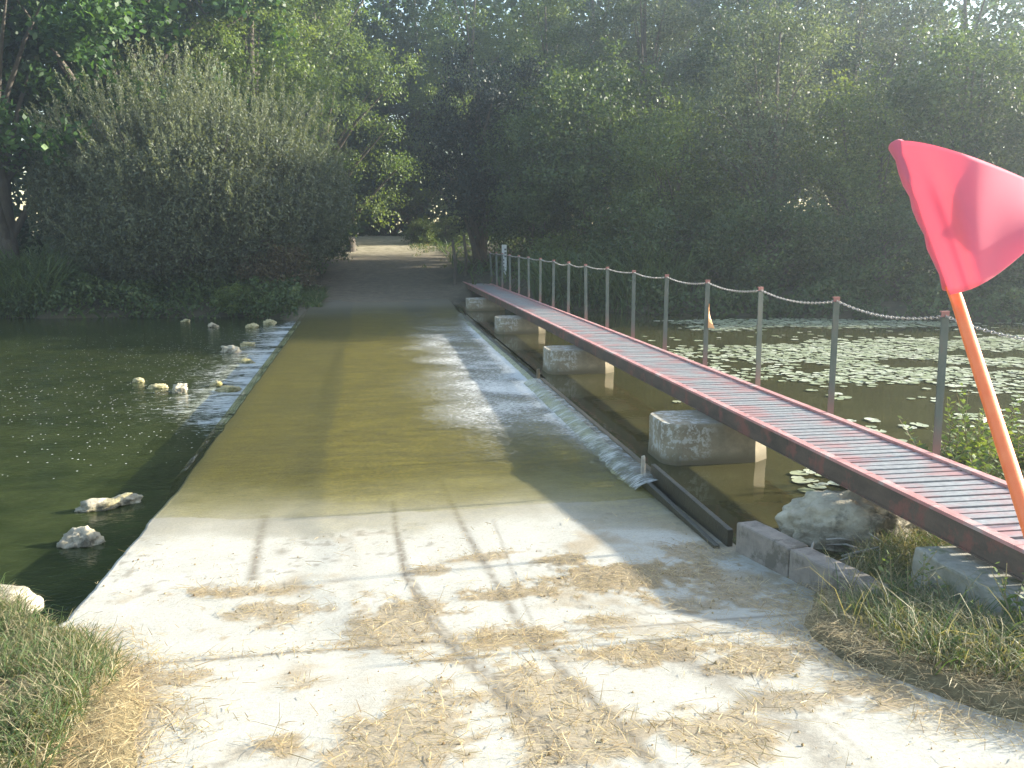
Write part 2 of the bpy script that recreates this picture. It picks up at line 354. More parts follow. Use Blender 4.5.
def terrain(X, Y):
    X = np.asarray(X, float); Y = np.asarray(Y, float)
    wl = np.where(X < .3, ZL, ZR); nz = fbm(X+50, Y+50, 0, 1.3, 4)-.5
    d = Y-ybank(X)+nz*.9
    far = np.where(d > 0, wl+.02+.4*(1-np.exp(-d/.7))+.055*np.minimum(d, 24)+nz*.15, wl+.02+.7*(np.exp(np.minimum(d, 0)/.8)-1))
    pr = prof(Y); cc = np.interp(Y, [20, 26, 34, 60], [.3, .4, 1.0, .5]); wroad = (1-sm(1.75, 2.7, np.abs(X-cc)))*sm(20.5, 22.0, Y)
    far = far*(1-wroad)+np.maximum(pr-.0+nz*.04, far*0-9)*wroad
    e = ynear(X)-Y+nz*.25
    pn = prof(np.minimum(Y, 5)); top = np.maximum(pn, 0)*(1-.5*sm(2.6, 5, np.abs(X-.5)))+np.where(X < .3, .03, .04)+nz*.07+.04*sm(1.5, 4, np.abs(X-.3))
    near = np.where(e > 0, top, top-.9*(1-np.exp(np.minimum(e, 0)/.45)))
    lb = np.interp(Y, *lift([1.5,2.2,2.9,3.3,3.6,3.85,4.2,5], [-.75,-.80,-.86,-.84,-.98,-1.2,-1.42,-1.42])); rb = np.interp(Y, *lift([1.5,2.3,2.7,3.2,3.55,3.9,4.4], [2.9,2.75,2.3,1.95,1.95,2.2,2.02]))
    inside = sm(-.02, .22, X-lb+nz*.35)*sm(-.02, .22, rb-X+nz*.35)
    near = near*(1-inside)+(np.maximum(pn, 0)-.10)*inside
    cor = (X > -1.45) & (X < 2.06) & (Y > 4.45) & (Y < 22.2) | (X > -1.45) & (X < 1.7) & (Y > 3.9) & (Y < 22.2)
    h = np.maximum(far, near); h = np.maximum(h, wl-.9)
    h = np.where(cor & (Y > 20.5), np.minimum(h, pr-.06), h); h = np.where(cor & (Y <= 20.5), np.minimum(h, -.35), h)
    return h
def spaced(a): return np.unique(np.concatenate(a))
gx = spaced([np.array([-72,-60,-45,-35,-28,-22,-18]), np.arange(-16,-4,.4), np.arange(-4,5,.07), np.arange(5,17,.35), np.array([18,22,28,35,45,60,72])])
gy = spaced([np.array([-30,-20,-10,-6,-4,-2,-1,0]), np.arange(.8,6.2,.06), np.arange(6.2,20,.4), np.arange(20,27,.15), np.arange(27,50,.6), np.array([55,65,74])])
def gridmesh(name, X, Y, Z, attrs=None, smooth=True):
    n, m_ = X.shape; V = np.stack([X.ravel(), Y.ravel(), Z.ravel()], 1)
    i = np.arange(n-1)[:, None]*m_+np.arange(m_-1)[None]; i = i.ravel()
    F = np.stack([i, i+1, i+m_+1, i+m_], 1)
    return np_mesh(name, V, [F], attrs, smooth)
GX, GY = np.meshgrid(gx, gy); GZ = terrain(GX, GY)
cc = np.interp(GY, [20, 26, 34, 60], [.3, .4, 1.0, .5])
trk = (1-sm(1.5, 2.3, np.abs(GX-cc)+(fbm(GX, GY, 0, .8)-.5)*1.2))*sm(20, 21, GY)
stw = (1-sm(5.0, 6.0, GY))*sm(.35, .6, fbm(GX, GY, 3, .7)+.15)
mk = np.stack([trk.ravel(), stw.ravel(), (trk*sm(31, 34, GY)).ravel(), trk.ravel()*0+1], 1)  # blue channel marks the track end painted as sunlit
g = obj('ground', gridmesh('ground', GX, GY, GZ, {'mask': mk}), M['ground']); tag(g, kind='structure')

# ------------------------------------------------------------------ ford slab
ys = spaced([np.arange(-6,1.8,.2), np.arange(1.8,7,.02), np.arange(7,22.9,.08)]); us = np.linspace(0, 1, 230)
def redge(Y): return np.interp(Y, [-6, 3.5, 3.9, 4.45, 23], [3.4, 2.9, 2.42, 2.03, 2.04])
def ledge(Y): return np.interp(Y, [-6, 3.8, 4.1, 23], [-1.7, -1.6, -1.40, -1.37])
U, YY = np.meshgrid(us, ys); le = ledge(YY)+(fbm(YY*0+3, YY, 0, .25, 4)-.5)*.03*(YY > 3.9); re = redge(YY)
XX = le+(re-le)*U
ZZ = prof(YY)+(fbm(XX, YY, 0, 1.5, 3)-.5)*.012*sm(4, 5, YY)+(fbm(XX, YY, 5, .12, 3)-.5)*.004
ZZ = ZZ+.0*XX; ZZ[:, 0] = -.8; ZZ[:, -1] = -.8; XX[:, 0] = XX[:, 1]-.004; XX[:, -1] = XX[:, -2]+.004
ZZ[-1, :] = -.5
def patchmask(X, Y):
    P = [(395,630,60,28),(545,695,55,42),(420,735,75,48),(475,556,36,7),(433,571,20,4),(505,594,52,8),(628,585,30,6),(245,592,55,6),(275,612,55,12),(510,640,70,16),(655,575,85,16),(720,590,80,22),(690,552,60,10),
         (720,735,60,25),(650,655,90,12),(760,660,70,16),(300,685,14,6),(790,700,45,10),(590,745,70,25),(880,690,60,16),(370,760,90,20),(560,560,30,5),(150,680,60,10),(290,745,30,16),(600,620,40,6)]
    m_ = np.zeros_like(X)
    n1 = fbm(X, Y, 11, .25, 5)-.5; n2 = fbm(X, Y, 21, .05, 3)-.5
    for x, y, a, b in P:
        cx, cy = onroad(x, y); ax = onroad(x+a, y)[0]-cx
        by = (onroad(x, y-b)[1]-onroad(x, y+b)[1])/2
        d = np.sqrt(((X-cx)/ax)**2+((Y-cy)/by)**2)
        m_ = np.maximum(m_, (1-sm(.78, 1.12, d+n1*2.0+n2*1.5))*(.88+.12*math.sin(x)))
    return m_
dirt = patchmask(XX, YY)
joint = np.exp(-((YY-(3.52+.02*XX+.03*(fbm(XX, YY*0, 1, .3)-.5)))/.018)**2)*sm(-1.4, -1.1, XX)*.75
joint = np.maximum(joint, np.exp(-((XX-.72-.03*np.sin(YY*1.3))/.010)**2)*.5*(YY < 5.4))
dirt = np.maximum(dirt, sm(.55, .75, fbm(XX, YY, 31, .4, 5)+.12*sm(1.3, 2.0, XX))*.75*(YY < 5.3))
dirt = np.maximum(dirt, (1-sm(-.03, .12, XX-np.interp(YY, *lift([1.5,2.2,2.9,3.3,3.6,3.85,4.2], [-.8,-.80,-.86,-.84,-.98,-1.2,-1.6]))+.1*(fbm(XX,YY,2,.15)-.5)))*(YY < 4))
# wheel tracks drawn out of the water
def track(pts, wd, amp):
    out = np.zeros_like(XX); W = [onroad(*p) for p in pts]; yy = [p[1] for p in W][::-1]; xx = [p[0] for p in W][::-1]
    cx = np.interp(YY, yy, xx, left=99, right=99); tread = .55+.45*(fbm(XX, YY, 40, .03, 2) > .42)
    return np.exp(-((XX-cx)/wd)**2)*amp*tread
tr = np.maximum.reduce([track([(393,500),(396,530),(405,575),(430,620),(475,670),(520,715),(590,790)], .020, 1.0), track([(398,530),(410,575),(438,620),(486,670),(540,720),(610,790)], .013, .8),
     track([(440,480),(470,540),(500,590),(525,630),(570,680),(640,745),(680,790)], .022, .9), track([(265,515),(258,545),(252,580)], .028, .85),
     track([(640,640),(720,680),(800,730),(860,790)], .07, .6), track([(700,650),(780,690),(830,725),(900,790)], .012, .5),
     track([(350,520),(355,600),(360,700),(362,790)], .05, .18), track([(560,545),(620,610),(680,680)], .03, .2)])
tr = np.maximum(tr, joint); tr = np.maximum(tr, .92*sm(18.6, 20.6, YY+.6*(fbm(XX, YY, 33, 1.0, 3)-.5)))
sp = np.exp(-(((XX-onroad(282,551)[0])/.035)**2+((YY-onroad(282,551)[1])/.06)**2))*.7; tr = np.maximum(tr, sp)
tr = np.maximum(tr, .55*sm(.60, .72, fbm(XX, YY, 50, .045, 3))*sm(.5, .62, fbm(XX, YY, 51, .5, 3))*(YY < 5.4))
alg = sm(4.9, 7.0, YY+(fbm(XX, YY, 60, .5, 4)-.5)*1.1+.5*sm(1.0, 2.0, XX))*(1-.75*sm(20.5, 22, YY))
damp = sm(5.2, 5.42, YY+(fbm(XX, YY, 60, .5, 4)-.5)*.5+.5*sm(1.0, 2.0, XX))
alg = np.clip(alg*.72+.22*damp, 0, 1)
dirt = np.clip(dirt*(1-alg)+.25*damp*(1-alg), 0, 1)
lane = .52*(1-sm(-.40, -.30, XX+.03*np.sin(YY)))+np.exp(-((XX-1.15)/.3)**4)*.35+.5*(1-sm(-1.4, -1.2, XX))+.6*sm(17.5, 21, YY); lane = np.clip(lane*(.6+.8*fbm(XX, YY, 70, .8, 4)), 0, 1)
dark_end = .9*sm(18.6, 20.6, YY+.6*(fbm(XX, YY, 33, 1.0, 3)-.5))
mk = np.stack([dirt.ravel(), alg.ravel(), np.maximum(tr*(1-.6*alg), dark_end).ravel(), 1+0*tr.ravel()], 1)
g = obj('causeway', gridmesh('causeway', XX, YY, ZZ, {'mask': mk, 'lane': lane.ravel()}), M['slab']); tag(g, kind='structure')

# water over the slab
fx = np.linspace(-1.40, 2.0, 80); fy = np.arange(4.7, 21.3, .05); FX, FY = np.meshgrid(fx, fy)
sh = .68+.32*sm(.35, .65, fbm(FX*.8, FY, 81, .6, 4))
foam = np.exp(-((FX-1.95)/.16)**2)*.24*sm(6.0, 6.6, FY)*(1-sm(16, 20, FY))+sm(.2, 1.3, FX)*.30*sh*sm(6.0, 8.5, FY)*(1-.5*sm(15, 19, FY))  # white foam at the sill, then silvery glitter painted across the right side
foam += .09*sm(-.3, .8, FX)*sm(.48, .68, fbm(FX*.9, FY, 83, .7, 4))*sm(6, 7, FY)*(1-sm(17, 20, FY))
foam += .09*np.exp(-((FY-10.4)/1.1)**2)*sm(-.2, .5, FX)  # band of white sparkle painted in as extra foam
FZ = ZF+(fbm(FX, FY, 85, .25, 3)-.5)*.010*sm(5.6, 6.6, FY)
g = obj('ford_water', gridmesh('ford_water', FX, FY, FZ, {'foam': foam.ravel(), 'deep': (1-.8*sm(18.5, 20.2, FY)).ravel()*sm(5.2, 6.7, FY+(fbm(FX, FY, 61, .4, 3)-.5)*.8+.5*sm(1, 2, FX)).ravel()}), M['film']); tag(g, kind='structure')
# water spilling over the timber sill on the right and off the slab on the left
def nappe(name, x0, z0, x1, z1, Ys, bulge, fo):
    t = np.linspace(0, 1, 9); T, Y_ = np.meshgrid(t, Ys)
    nz = (fbm(T*.3, Y_, 90, .10, 3)-.5)
    X_ = x0+(x1-x0)*T+nz*.05*T; Z_ = z0+(z1-z0)*T**1.8+bulge*T*(1-T)+nz*.02
    lo = min(z0, z1)
    return gridmesh(name, X_, Y_, Z_, {'deep': (X_*0+1).ravel(), 'foam': (fo+.35*(fbm(T*.2, Y_, 95, .07, 3)-.5)).ravel()})
me = nappe('spill_water', 2.0, .012, 1.80, -.055, np.arange(5.9, 10.5, .02), .03, .28); tag(obj('spill_water', me, M['spill']), kind='structure')
me = nappe('spill_water', 2.05, -.01, 1.90, -.05, np.arange(10.5, 19.5, .03), .015, .20); tag(obj('spill_water', me, M['spill']), kind='structure')
me = nappe('cascade_water', -1.39, -.04, -1.56, -.31, np.arange(6.9, 20.5, .02), .07, .10); tag(obj('cascade_water', me, M['spill']), kind='structure')
# river and pond
rx = spaced([np.array([-71,-60,-40,-25,-16]), np.arange(-12, -1.36, .08)]); ry = spaced([np.arange(3, 25, .08)]); RX, RY = np.meshgrid(rx, ry)
rfo = np.exp(-((-1.4-RX)/(.22+.62*sm(8, 11, RY)))**2)*.36*sm(7.0, 9.5, RY)*(-.35+2.0*fbm(RX*.22, RY, 101, .28, 5))+.16*np.exp(-((-1.4-RX)/3.0)**2)*sm(8.5, 11, RY)*(1-sm(19, 22, RY))
flk = .62*np.exp(-((-1.4-RX)/3.6)**2)*sm(7, 10, RY)*(1-sm(19, 22, RY))*(.3+fbm(RX, RY, 111, 1.2))
g = obj('river_water', gridmesh('river_water', RX, RY, RX*0+ZL, {'foam': rfo.ravel(), 'fleck': flk.ravel()}), M['river']); tag(g, kind='structure')
px_ = np.array([2.02, 3, 5, 9, 15, 30, 71.]); py_ = np.array([3.5, 6, 10, 16, 25.]); PX, PY = np.meshgrid(px_, py_)
g = obj('pond_water', gridmesh('pond_water', PX, PY, PX*0+ZR), M['pond']); tag(g, kind='structure')

# ------------------------------------------------------------------ footbridge
XL, XR = 2.62, 3.27
def zd(Y): return .45-.0045*(Y-4)
Y0, Y1 = 2.62, 25.6
fb = empty('footbridge', (0, 0, 0)); tag(fb, 'long narrow slatted footbridge with worn red edges running beside the flooded ford', 'footbridge')
m = MB(); k = 0; y = Y0
while y < Y1-.06:
    z = zd(y)-.003+random.uniform(-.002, .002); j = random.uniform(-.004, .004)
    m.box(XL+.055, XR-.055, y+j, y+j+.064, z-.022, z); y += .088
m.build('deck_slats', M['deck'], fb)
def rail_beam(x0, x1, s):
    b = MB(); zz = lambda y, o: zd(y)+o
    def run(xa, xb, o0, o1):
        b.hexa([(xa,Y0,zz(Y0,o0)),(xb,Y0,zz(Y0,o0)),(xb,Y1,zz(Y1,o0)),(xa,Y1,zz(Y1,o0)),(xa,Y0,zz(Y0,o1)),(xb,Y0,zz(Y0,o1)),(xb,Y1,zz(Y1,o1)),(xa,Y1,zz(Y1,o1))])
    xo = x0 if s < 0 else x1
    web = (xo+.004, xo+.014) if s < 0 else (xo-.014, xo-.004)
    run(*web, -.112, -.006)
    run(x0, x1, -.122, -.113); 
    o = b.build('side_beam', M['beam'], fb)
    t = MB(); 
    n = 40
    for i in range(n):
        ya = Y0+(Y1-Y0)*i/n; yb = Y0+(Y1-Y0)*(i+1)/n-.004
        t.hexa([(x0,ya,zd(ya)-.005),(x1,ya,zd(ya)-.005),(x1,yb,zd(yb)-.005),(x0,yb,zd(yb)-.005),(x0,ya,zd(ya)+.012),(x1,ya,zd(ya)+.012),(x1,yb,zd(yb)+.012),(x0,yb,zd(yb)+.012)])
    t.build('edge_strip', M['red_paint'], fb)
rail_beam(XL, XL+.05, -1); rail_beam(XR-.05, XR, 1)
cb = MB(); cb.box(XL+.016, XR-.016, 0, .05, -.10, -.03); cbm = cb.mesh('cross_beam')
for i in range(20):
    y = Y0+.6+i*1.12; obj('cross_beam', cbm, M['steel_dark'], fb, (0, y, zd(y)))
ptops = []
pm = None
for i in range(17):
    y = 4.72+1.243*i-(.0 if i < 15 else .3*(i-14)); z = zd(y)
    if i == 0: y = 4.72
    if pm is None:
        a = MB(); h = .842
        a.box(.002, .048, -.004, .004, -.10, h); a.box(.042, .048, .0045, .016, -.10, h); a.box(.000, .050, -.006, .018, h+.0005, h+.006)
        a.tube([(-.006, 0, -.06), (.014, 0, -.06)], .010, 6); a.tube([(-.004, 0, h-.03), (.012, 0, h-.03)], .007, 6)
        pm = a.mesh('railing_post')
    o = obj('railing_post', pm, M['post'], fb, (XR+.001, y, z)); o.rotation_euler = (R(random.uniform(-1.2, 1.2)), R(random.uniform(-1.4, .6)), R(random.uniform(-8, 8)))
    if i == 8: o.rotation_euler = (0, 0, 0)
    if i == 16: o.rotation_euler = (R(6), R(-4), 0)
    e = o.rotation_euler.to_matrix() @ Vector((.025, -.01, .82)); ptops.append(Vector((XR+.001, y, z))+e)
obj('railing_post', pm, M['post'], fb, (XR+.001, 3.5, zd(3.5)-.02)); ptops = [Vector((XR+.02, 3.5, zd(3.5)+.80))]+ptops
ch = MB(); kk = 0
tor = []
for a in range(8):
    an = 2*math.pi*a/8
    for b_ in range(5):
        bn = 2*math.pi*b_/5; rr = .0026*math.cos(bn); tor.append(((.0125 + rr if False else 0)+math.cos(an)*(.014+rr)*1.35, math.sin(an)*(.009+rr), .0026*math.sin(bn)))
torF = [(a*5+b_, ((a+1) % 8)*5+b_, ((a+1) % 8)*5+(b_+1) % 5, a*5+(b_+1) % 5) for a in range(8) for b_ in range(5)]
sags = [.05,.055,.05,.04,.035,.03,.02,.02,.035,.045,.02,.02,.02,.02,.02,.02,.02]
for i in range(len(ptops)-1):
    A, B = ptops[i], ptops[i+1]; L = (B-A).length; n = max(4, int(L/(.029 if i < 9 else .04)))
    if i >= 13 and i % 2: pass
    for q in range(n):
        t = (q+.5)/n; p = A.lerp(B, t)-Vector((0, 0, 4*sags[min(i, 16)]*t*(1-t)))
        dz = (B-A)/L+Vector((0, 0, -4*sags[min(i, 16)]*(1-2*t)/L)); X_ = dz.normalized(); Yv = X_.cross(Vector((0, 0, 1))).normalized(); Zv = X_.cross(Yv)
        if kk % 2: Yv, Zv = Zv, Yv
        kk += 1; s_ = 1.0 if i < 9 else 1.3
        ch.add([p+X_*v[0]*s_+Yv*v[1]*s_+Zv*v[2]*s_ for v in tor], torF)
ch.build('railing_chain', M['chain'], fb, smooth=True)
# orange tape on the fourth post
tp = MB(); P = Vector((XR+.018, 4.72+1.243*3-.012, zd(8.5)))
n = 7
for i in range(n):
    t0, t1 = i/n, (i+1)/n
    w0, w1 = .012+.05*t0**1.5, .012+.05*t1**1.5; z0, z1 = .62-.24*t0, .62-.24*t1; s0, s1 = .03*math.sin(4*t0), .03*math.sin(4*t1)
    tp.add([P+Vector((.02+s0*.2, s0*.5, z0)), P+Vector((.02+w0, s0, z0-.01)), P+Vector((.02+w1, s1, z1-.01)), P+Vector((.02+s1*.2, s1*.5, z1))], [(0,1,2,3)])
o = tp.build('tape_strip', M['tape']); sd = o.modifiers.new('th', 'SOLIDIFY'); sd.thickness = .001
tag(o, 'small torn orange tape strip hanging from a railing post of the footbridge', 'tape')

# piers
def pier(y, x0=2.18, yt=.55, label=''):
    out = []; zt = zd(y)-.125
    # plan: blunt rounded nose downstream (left), cut nose upstream (right)
    for a in np.linspace(95, 175, 6): out.append((.14+.14*math.cos(R(a)), yt-.14+.14*math.sin(R(a))))
    for a in np.linspace(185, 265, 6): out.append((.14+.14*math.cos(R(a)), .14+.14*math.sin(R(a))))
    out += [(.72, .0), (.86, .11), (.86, yt-.11), (.72, yt)]
    mb = MB(); rows = []
    for z in (-.75, -.1, 0, .1, zt-.02, zt):
        s = .985 if z > .0 else 1.0; s = .97 if z == zt else s
        rows.append([((p[0]-.45)*s+.45, (p[1]-yt/2)*s+yt/2, z) for p in out])
    V = [p for r_ in rows for p in r_]; n = len(out); F = []
    for i in range(len(rows)-1):
        for q in range(n): F.append((i*n+q, i*n+(q+1) % n, (i+1)*n+(q+1) % n, (i+1)*n+q))
    F.append(tuple((len(rows)-1)*n+q for q in range(n)))
    mb.add(V, F); o = mb.build('bridge_pier', M['pier'], None, (x0, y, 0))
    tag(o, label, 'pier', 'piers under the footbridge'); return o
for y, lab in [(6.32, 'biggest and nearest concrete pier under the footbridge, just beyond the boulder'), (10.75, 'second nearest concrete pier under the footbridge, beyond the weir stake'), (15.2, 'third concrete pier under the footbridge counting from the camera'), (19.9, 'farthest concrete pier under the footbridge, close to the far bank')]:
    pier(y, label=lab)
# abutment
ab = empty('bridge_abutment', (2.38, 2.3, 0)); tag(ab, 'weathered stepped concrete block carrying the near end of the footbridge', 'abutment')
def rough_block(name, x0, x1, y0, y1, z0, z1, matn, parent=None, loc=None, n=14, amp=.012, rz=0, slope=0):
    m_ = MB(); 
    import itertools
    xs = np.linspace(x0, x1, n); ys_ = np.linspace(y0, y1, n); zs = np.linspace(z0, z1, 6)
    import bmesh
    bm = bmesh.new(); bmesh.ops.create_cube(bm, size=1); bmesh.ops.subdivide_edges(bm, edges=bm.edges[:], cuts=9, use_grid_fill=True)
    P_ = np.array([v.co[:] for v in bm.verts])+.5
    P_ = P_*[x1-x0, y1-y0, z1-z0]+[x0, y0, z0]
    c_ = np.array([(x0+x1)/2, (y0+y1)/2, (z0+z1)/2]); off = np.array([(fbm(P_[:,0]*1+9*k_+(loc or (0,0,0))[0]*3, P_[:,1]+3*k_, P_[:,2]+k_, .16, 4)-.5)*2*amp for k_ in range(3)]).T
    P_ = P_+off
    P_[:, 2] += slope*(P_[:, 1]-y0)/(y1-y0)*(P_[:, 2]-z0)/(z1-z0)
    for v, p in zip(bm.verts, P_): v.co = p
    me = bpy.data.meshes.new(name); bm.to_mesh(me); bm.free()
    o = obj(name, me, M[matn], parent, loc); o.rotation_euler = (0, 0, rz)
    bv = o.modifiers.new('b', 'BEVEL'); bv.width = .012; bv.segments = 2; bv.limit_method = 'ANGLE'; bv.angle_limit = R(50); return o
rough_block('upper_block', 0.10, 1.05, .45, 1.36, -.3, .30, 'abut', ab, amp=.02)
rough_block('lower_step', -.08, 1.0, -.3, .44, -.3, .16, 'abut', ab, amp=.02)
# kerb blocks
kx, ky = at(880, 600, .14); x0, y0 = 1.97, 4.50; dx, dy = kx-x0, ky-y0; L = math.hypot(dx, dy); rz = math.atan2(dy, dx)
a = rough_block('kerb_block', 0, L*.42-.006, 0, .13, -.3, .17, 'kerb', None, (x0, y0, 0), amp=.005, rz=rz); tag(a, 'grey concrete kerb block meeting the dark weir boards, striped by slat shadows', 'kerb block')
a = rough_block('kerb_block', 0, L*.62, 0, .127, -.3, .166, 'kerb', None, (x0+dx*.42, y0+dy*.42, 0), amp=.006, rz=rz); tag(a, 'grey concrete kerb block whose near end sinks into the dry grass', 'kerb block')
# weir boards
b1 = MB(); b1.hexa([(1.955,4.58,-.4),(1.99,4.58,-.4),(2.03,6.1,-.4),(1.995,6.1,-.4),(1.955,4.58,.10),(1.99,4.58,.10),(2.03,6.1,.085),(1.995,6.1,.085)])
wb = empty('weir_boards', (0, 0, 0)); tag(wb, 'dark wet timber boards of the weir between kerb block and wooden stake', 'weir boards')
b1.build('back_board', M['wetwood'], wb, bevel=.004)
b1 = MB(); b1.hexa([(1.87,4.56,-.4),(1.905,4.56,-.4),(1.945,6.1,-.4),(1.91,6.1,-.4),(1.87,4.56,.02),(1.905,4.56,.02),(1.945,6.1,.0),(1.91,6.1,.0)]); b1.build('front_board', M['wetwood'], wb, bevel=.004)
b1 = MB(); b1.hexa([(1.906,4.56,-.10),(1.954,4.56,-.10),(1.994,6.1,-.10),(1.946,6.1,-.10),(1.906,4.56,-.03),(1.954,4.56,-.03),(1.994,6.1,-.04),(1.946,6.1,-.04)]); b1.build('ledge', M['wetwood'], wb)
s1 = MB(); s1.box(2.0, 2.045, 6.12, 10.42, -.4, .022); o = s1.build('weir_sill', M['wallwood'], bevel=.006); tag(o, 'brown timber weir sill with water pouring over it onto the ford', 'weir sill')
s1 = MB(); s1.box(2.055, 2.10, 10.5, 20.6, -.4, .0); o = s1.build('weir_sill', M['wallwood'], bevel=.006); tag(o, 'low farther timber sill along the ford edge beyond the second stake', 'weir sill')
def stake(x, y, z0, z1, w_, lab, matn='drift', tilt=(0,0)):
    s = MB(); s.hexa([(-w_,-w_,z0),(w_,-w_,z0),(w_,w_,z0),(-w_,w_,z0),(-w_*.7+tilt[0],-w_*.8+tilt[1],z1),(w_*.8+tilt[0],-w_*.7+tilt[1],z1-.01),(w_*.8+tilt[0],w_*.8+tilt[1],z1),(-w_*.8+tilt[0],w_*.7+tilt[1],z1-.008)])
    o = s.build('wooden_stake', M[matn], None, (x, y, 0), bevel=.004); tag(o, lab, 'stake')
stake(1.95, 6.14, -.3, .14, .017, 'short pale wooden stake where the dark weir boards end'); stake(1.99, 10.46, -.3, .13, .022, 'short wooden stake at the weir in front of the second pier', 'wallwood')

# ------------------------------------------------------------------ rocks
import bmesh
def rock(name, loc, size, matn, lab, cat='stone', seed=0, rz=0, sub=4, rough=.28, group=None):
    bm = bmesh.new(); bmesh.ops.create_icosphere(bm, subdivisions=sub, radius=1)
    P_ = np.array([v.co[:] for v in bm.verts])
    # cut by a few random planes for facets
    r_ = np.random.default_rng(seed)
    for _ in range(14):
        n_ = r_.normal(size=3); n_ /= np.linalg.norm(n_); d_ = r_.uniform(.62, .9); q = P_@n_; P_ = P_-np.outer(np.maximum(q-d_, 0), n_)
    nn = P_/np.linalg.norm(P_, axis=1)[:, None]
    f = fbm(P_[:,0]+seed*3.1, P_[:,1]+5, P_[:,2]+9, .6, 5)-.5
    f2 = fbm(P_[:,0]+seed*1.1, P_[:,1]+15, P_[:,2]+3, .18, 3)-.5
    cr = -np.exp(-((fbm(P_[:,0]+seed, P_[:,1]+2, P_[:,2]+5, .5, 4)-.5)/.03)**2)*.25
    P_ = P_+nn*(f*rough+f2*rough*.7+cr*rough)[:, None]
    P_ = P_*np.array(size)
    for v, p in zip(bm.verts, P_): v.co = p
    me = bpy.data.meshes.new(name); bm.to_mesh(me); bm.free()
    o = obj(name, me, M[matn], None, loc); o.rotation_euler = (0, 0, rz)
    me.polygons.foreach_set('use_smooth', np.ones(len(me.polygons), dtype=bool)); tag(o, lab, cat, group); return o
rock('boulder', (2.76, 4.60, .06), (.46, .28, .25), 'lime_stone', 'big pale cracked limestone boulder under the near end of the footbridge', 'boulder', 3, -.25, 5, .35)
x, y = at(12, 612, 0); rock('boulder', (x-.11, y+.02, .0), (.23, .15, .15), 'lime_stone', 'white boulder by the lower left grass at the edge of the river', 'boulder', 8, .2, 4, .2)
ST = [(97,509,.16,.08,.07,'lime_stone','pale stone in the river, left half of the nearer long pair'),(124,503,.13,.07,.06,'lime_stone','pale stone in the river, right half of the nearer long pair'),(81,544,.12,.09,.10,'lime_stone','single rounded white stone in the river nearest the white boulder'),
      (181,392,.10,.10,.11,'lime_stone','round pale stone in mid river beside a low mossy stone'),(157,388,.12,.07,.06,'mossy_stone','low yellow mossy stone left of the round pale mid river stone'),(139,382,.07,.06,.05,'mossy_stone','tiny mossy stone farthest left in mid river'),
      (230,391,.16,.09,.07,'mossy_stone','flat mossy stone in the foam beside the ford edge'),(216,386,.09,.07,.06,'mossy_stone','small mossy stone just behind the flat one in the foam'),
      (230,352,.16,.11,.14,'lime_stone','tall pale stone near the far bank in the white water'),(248,346,.14,.09,.09,'mossy_stone','brownish stone right of the tall pale one near the far bank'),(247,363,.12,.08,.07,'mossy_stone','low brown stone in the foam in front of the far bank stones'),
      (212,327,.12,.09,.09,'lime_stone','small pale stone at the waterline of the far left bank'),(186,322,.10,.08,.07,'mossy_stone','brown stone at the waterline under the big willow bush'),(252,328,.13,.1,.1,'mossy_stone','brown stone at the far bank waterline near the ford corner'),(270,325,.14,.1,.12,'mossy_stone','stone at the far bank closest to the ford corner')]
for i, (x, y, a, b, c, mt, lab) in enumerate(ST):
    X_, Y_ = at(x, y, ZL); rock('river_stone', (X_, Y_, ZL+.01), (a*1.15, b*1.2, c), mt, lab, 'stone', 20+i, random.uniform(-.4, .4), 4, .62)

# ------------------------------------------------------------------ flag (near the camera)
fl = empty('pennant_flag', (0, 0, 0)); tag(fl, 'red cloth flag on a leaning bright orange pole at the right', 'flag')
pa, pb = atd(957, 300, 1.0), atd(1021, 500, .78); dr = (pa-pb).normalized()
top = atd(897, 146, 1.10); 
foot = pb-dr*(pb.z/dr.z)
m_ = MB(); m_.tube([foot, pb, pa, top], .0068, 16); m_.build('pole', M['orange'], fl, smooth=True)
# cloth: hoist sleeve around the pole then the fly with one deep fold; corners at measured places and depths
rows = 26; cols = 44
H0, H1 = atd(894, 142, 1.10), atd(950, 295, .985)
def bez(a, b, c, d, t): return a*(1-t)**3+b*3*t*(1-t)**2+c*3*t*t*(1-t)+d*t**3
T0 = [H0, atd(918, 136, 1.07), atd(985, 158, 1.00), atd(1052, 192, 1.04)]
Bt = [H1, atd(968, 290, .965), atd(985, 292, .93), atd(1042, 236, .97)]
V = []; 
for i in range(rows):
    s = i/(rows-1)
    for j in range(cols):
        t = j/(cols-1)
        p = bez(*T0, t).lerp(bez(*Bt, t), s)
        view = (p-Vector((0, 0, CH))).normalized()
        wv = .006*math.sin(t*9+s*1.3)*min(1, t*4)*(.4+s*.6)+.014*math.exp(-((t-.30-.06*s)/.09)**2)*sm(.05, .5, s)-.010*math.exp(-((t-.62+.25*s)/.16)**2)*(1-s*.5)
        V.append(p+view*float(wv))
F = [(i*cols+j, i*cols+j+1, (i+1)*cols+j+1, (i+1)*cols+j) for i in range(rows-1) for j in range(cols-1)]
m_ = MB(); m_.add(V, F); o = m_.build('cloth', M['flag'], fl, smooth=True); md = o.modifiers.new('t', 'SOLIDIFY'); md.thickness = .0008
m_ = MB(); pts = [H0.lerp(H1, i/12)+(pa-H1)*0 for i in range(13)]
pts = [(top.lerp(pa, i/12)) for i in range(13)]
m_.tube([pts[0]+(pts[0]-pts[1])*.15]+pts[:-1], [.009+.0015*math.sin(i*2.2) for i in range(13)], 14); m_.build('sleeve', M['flag'], fl, smooth=True)

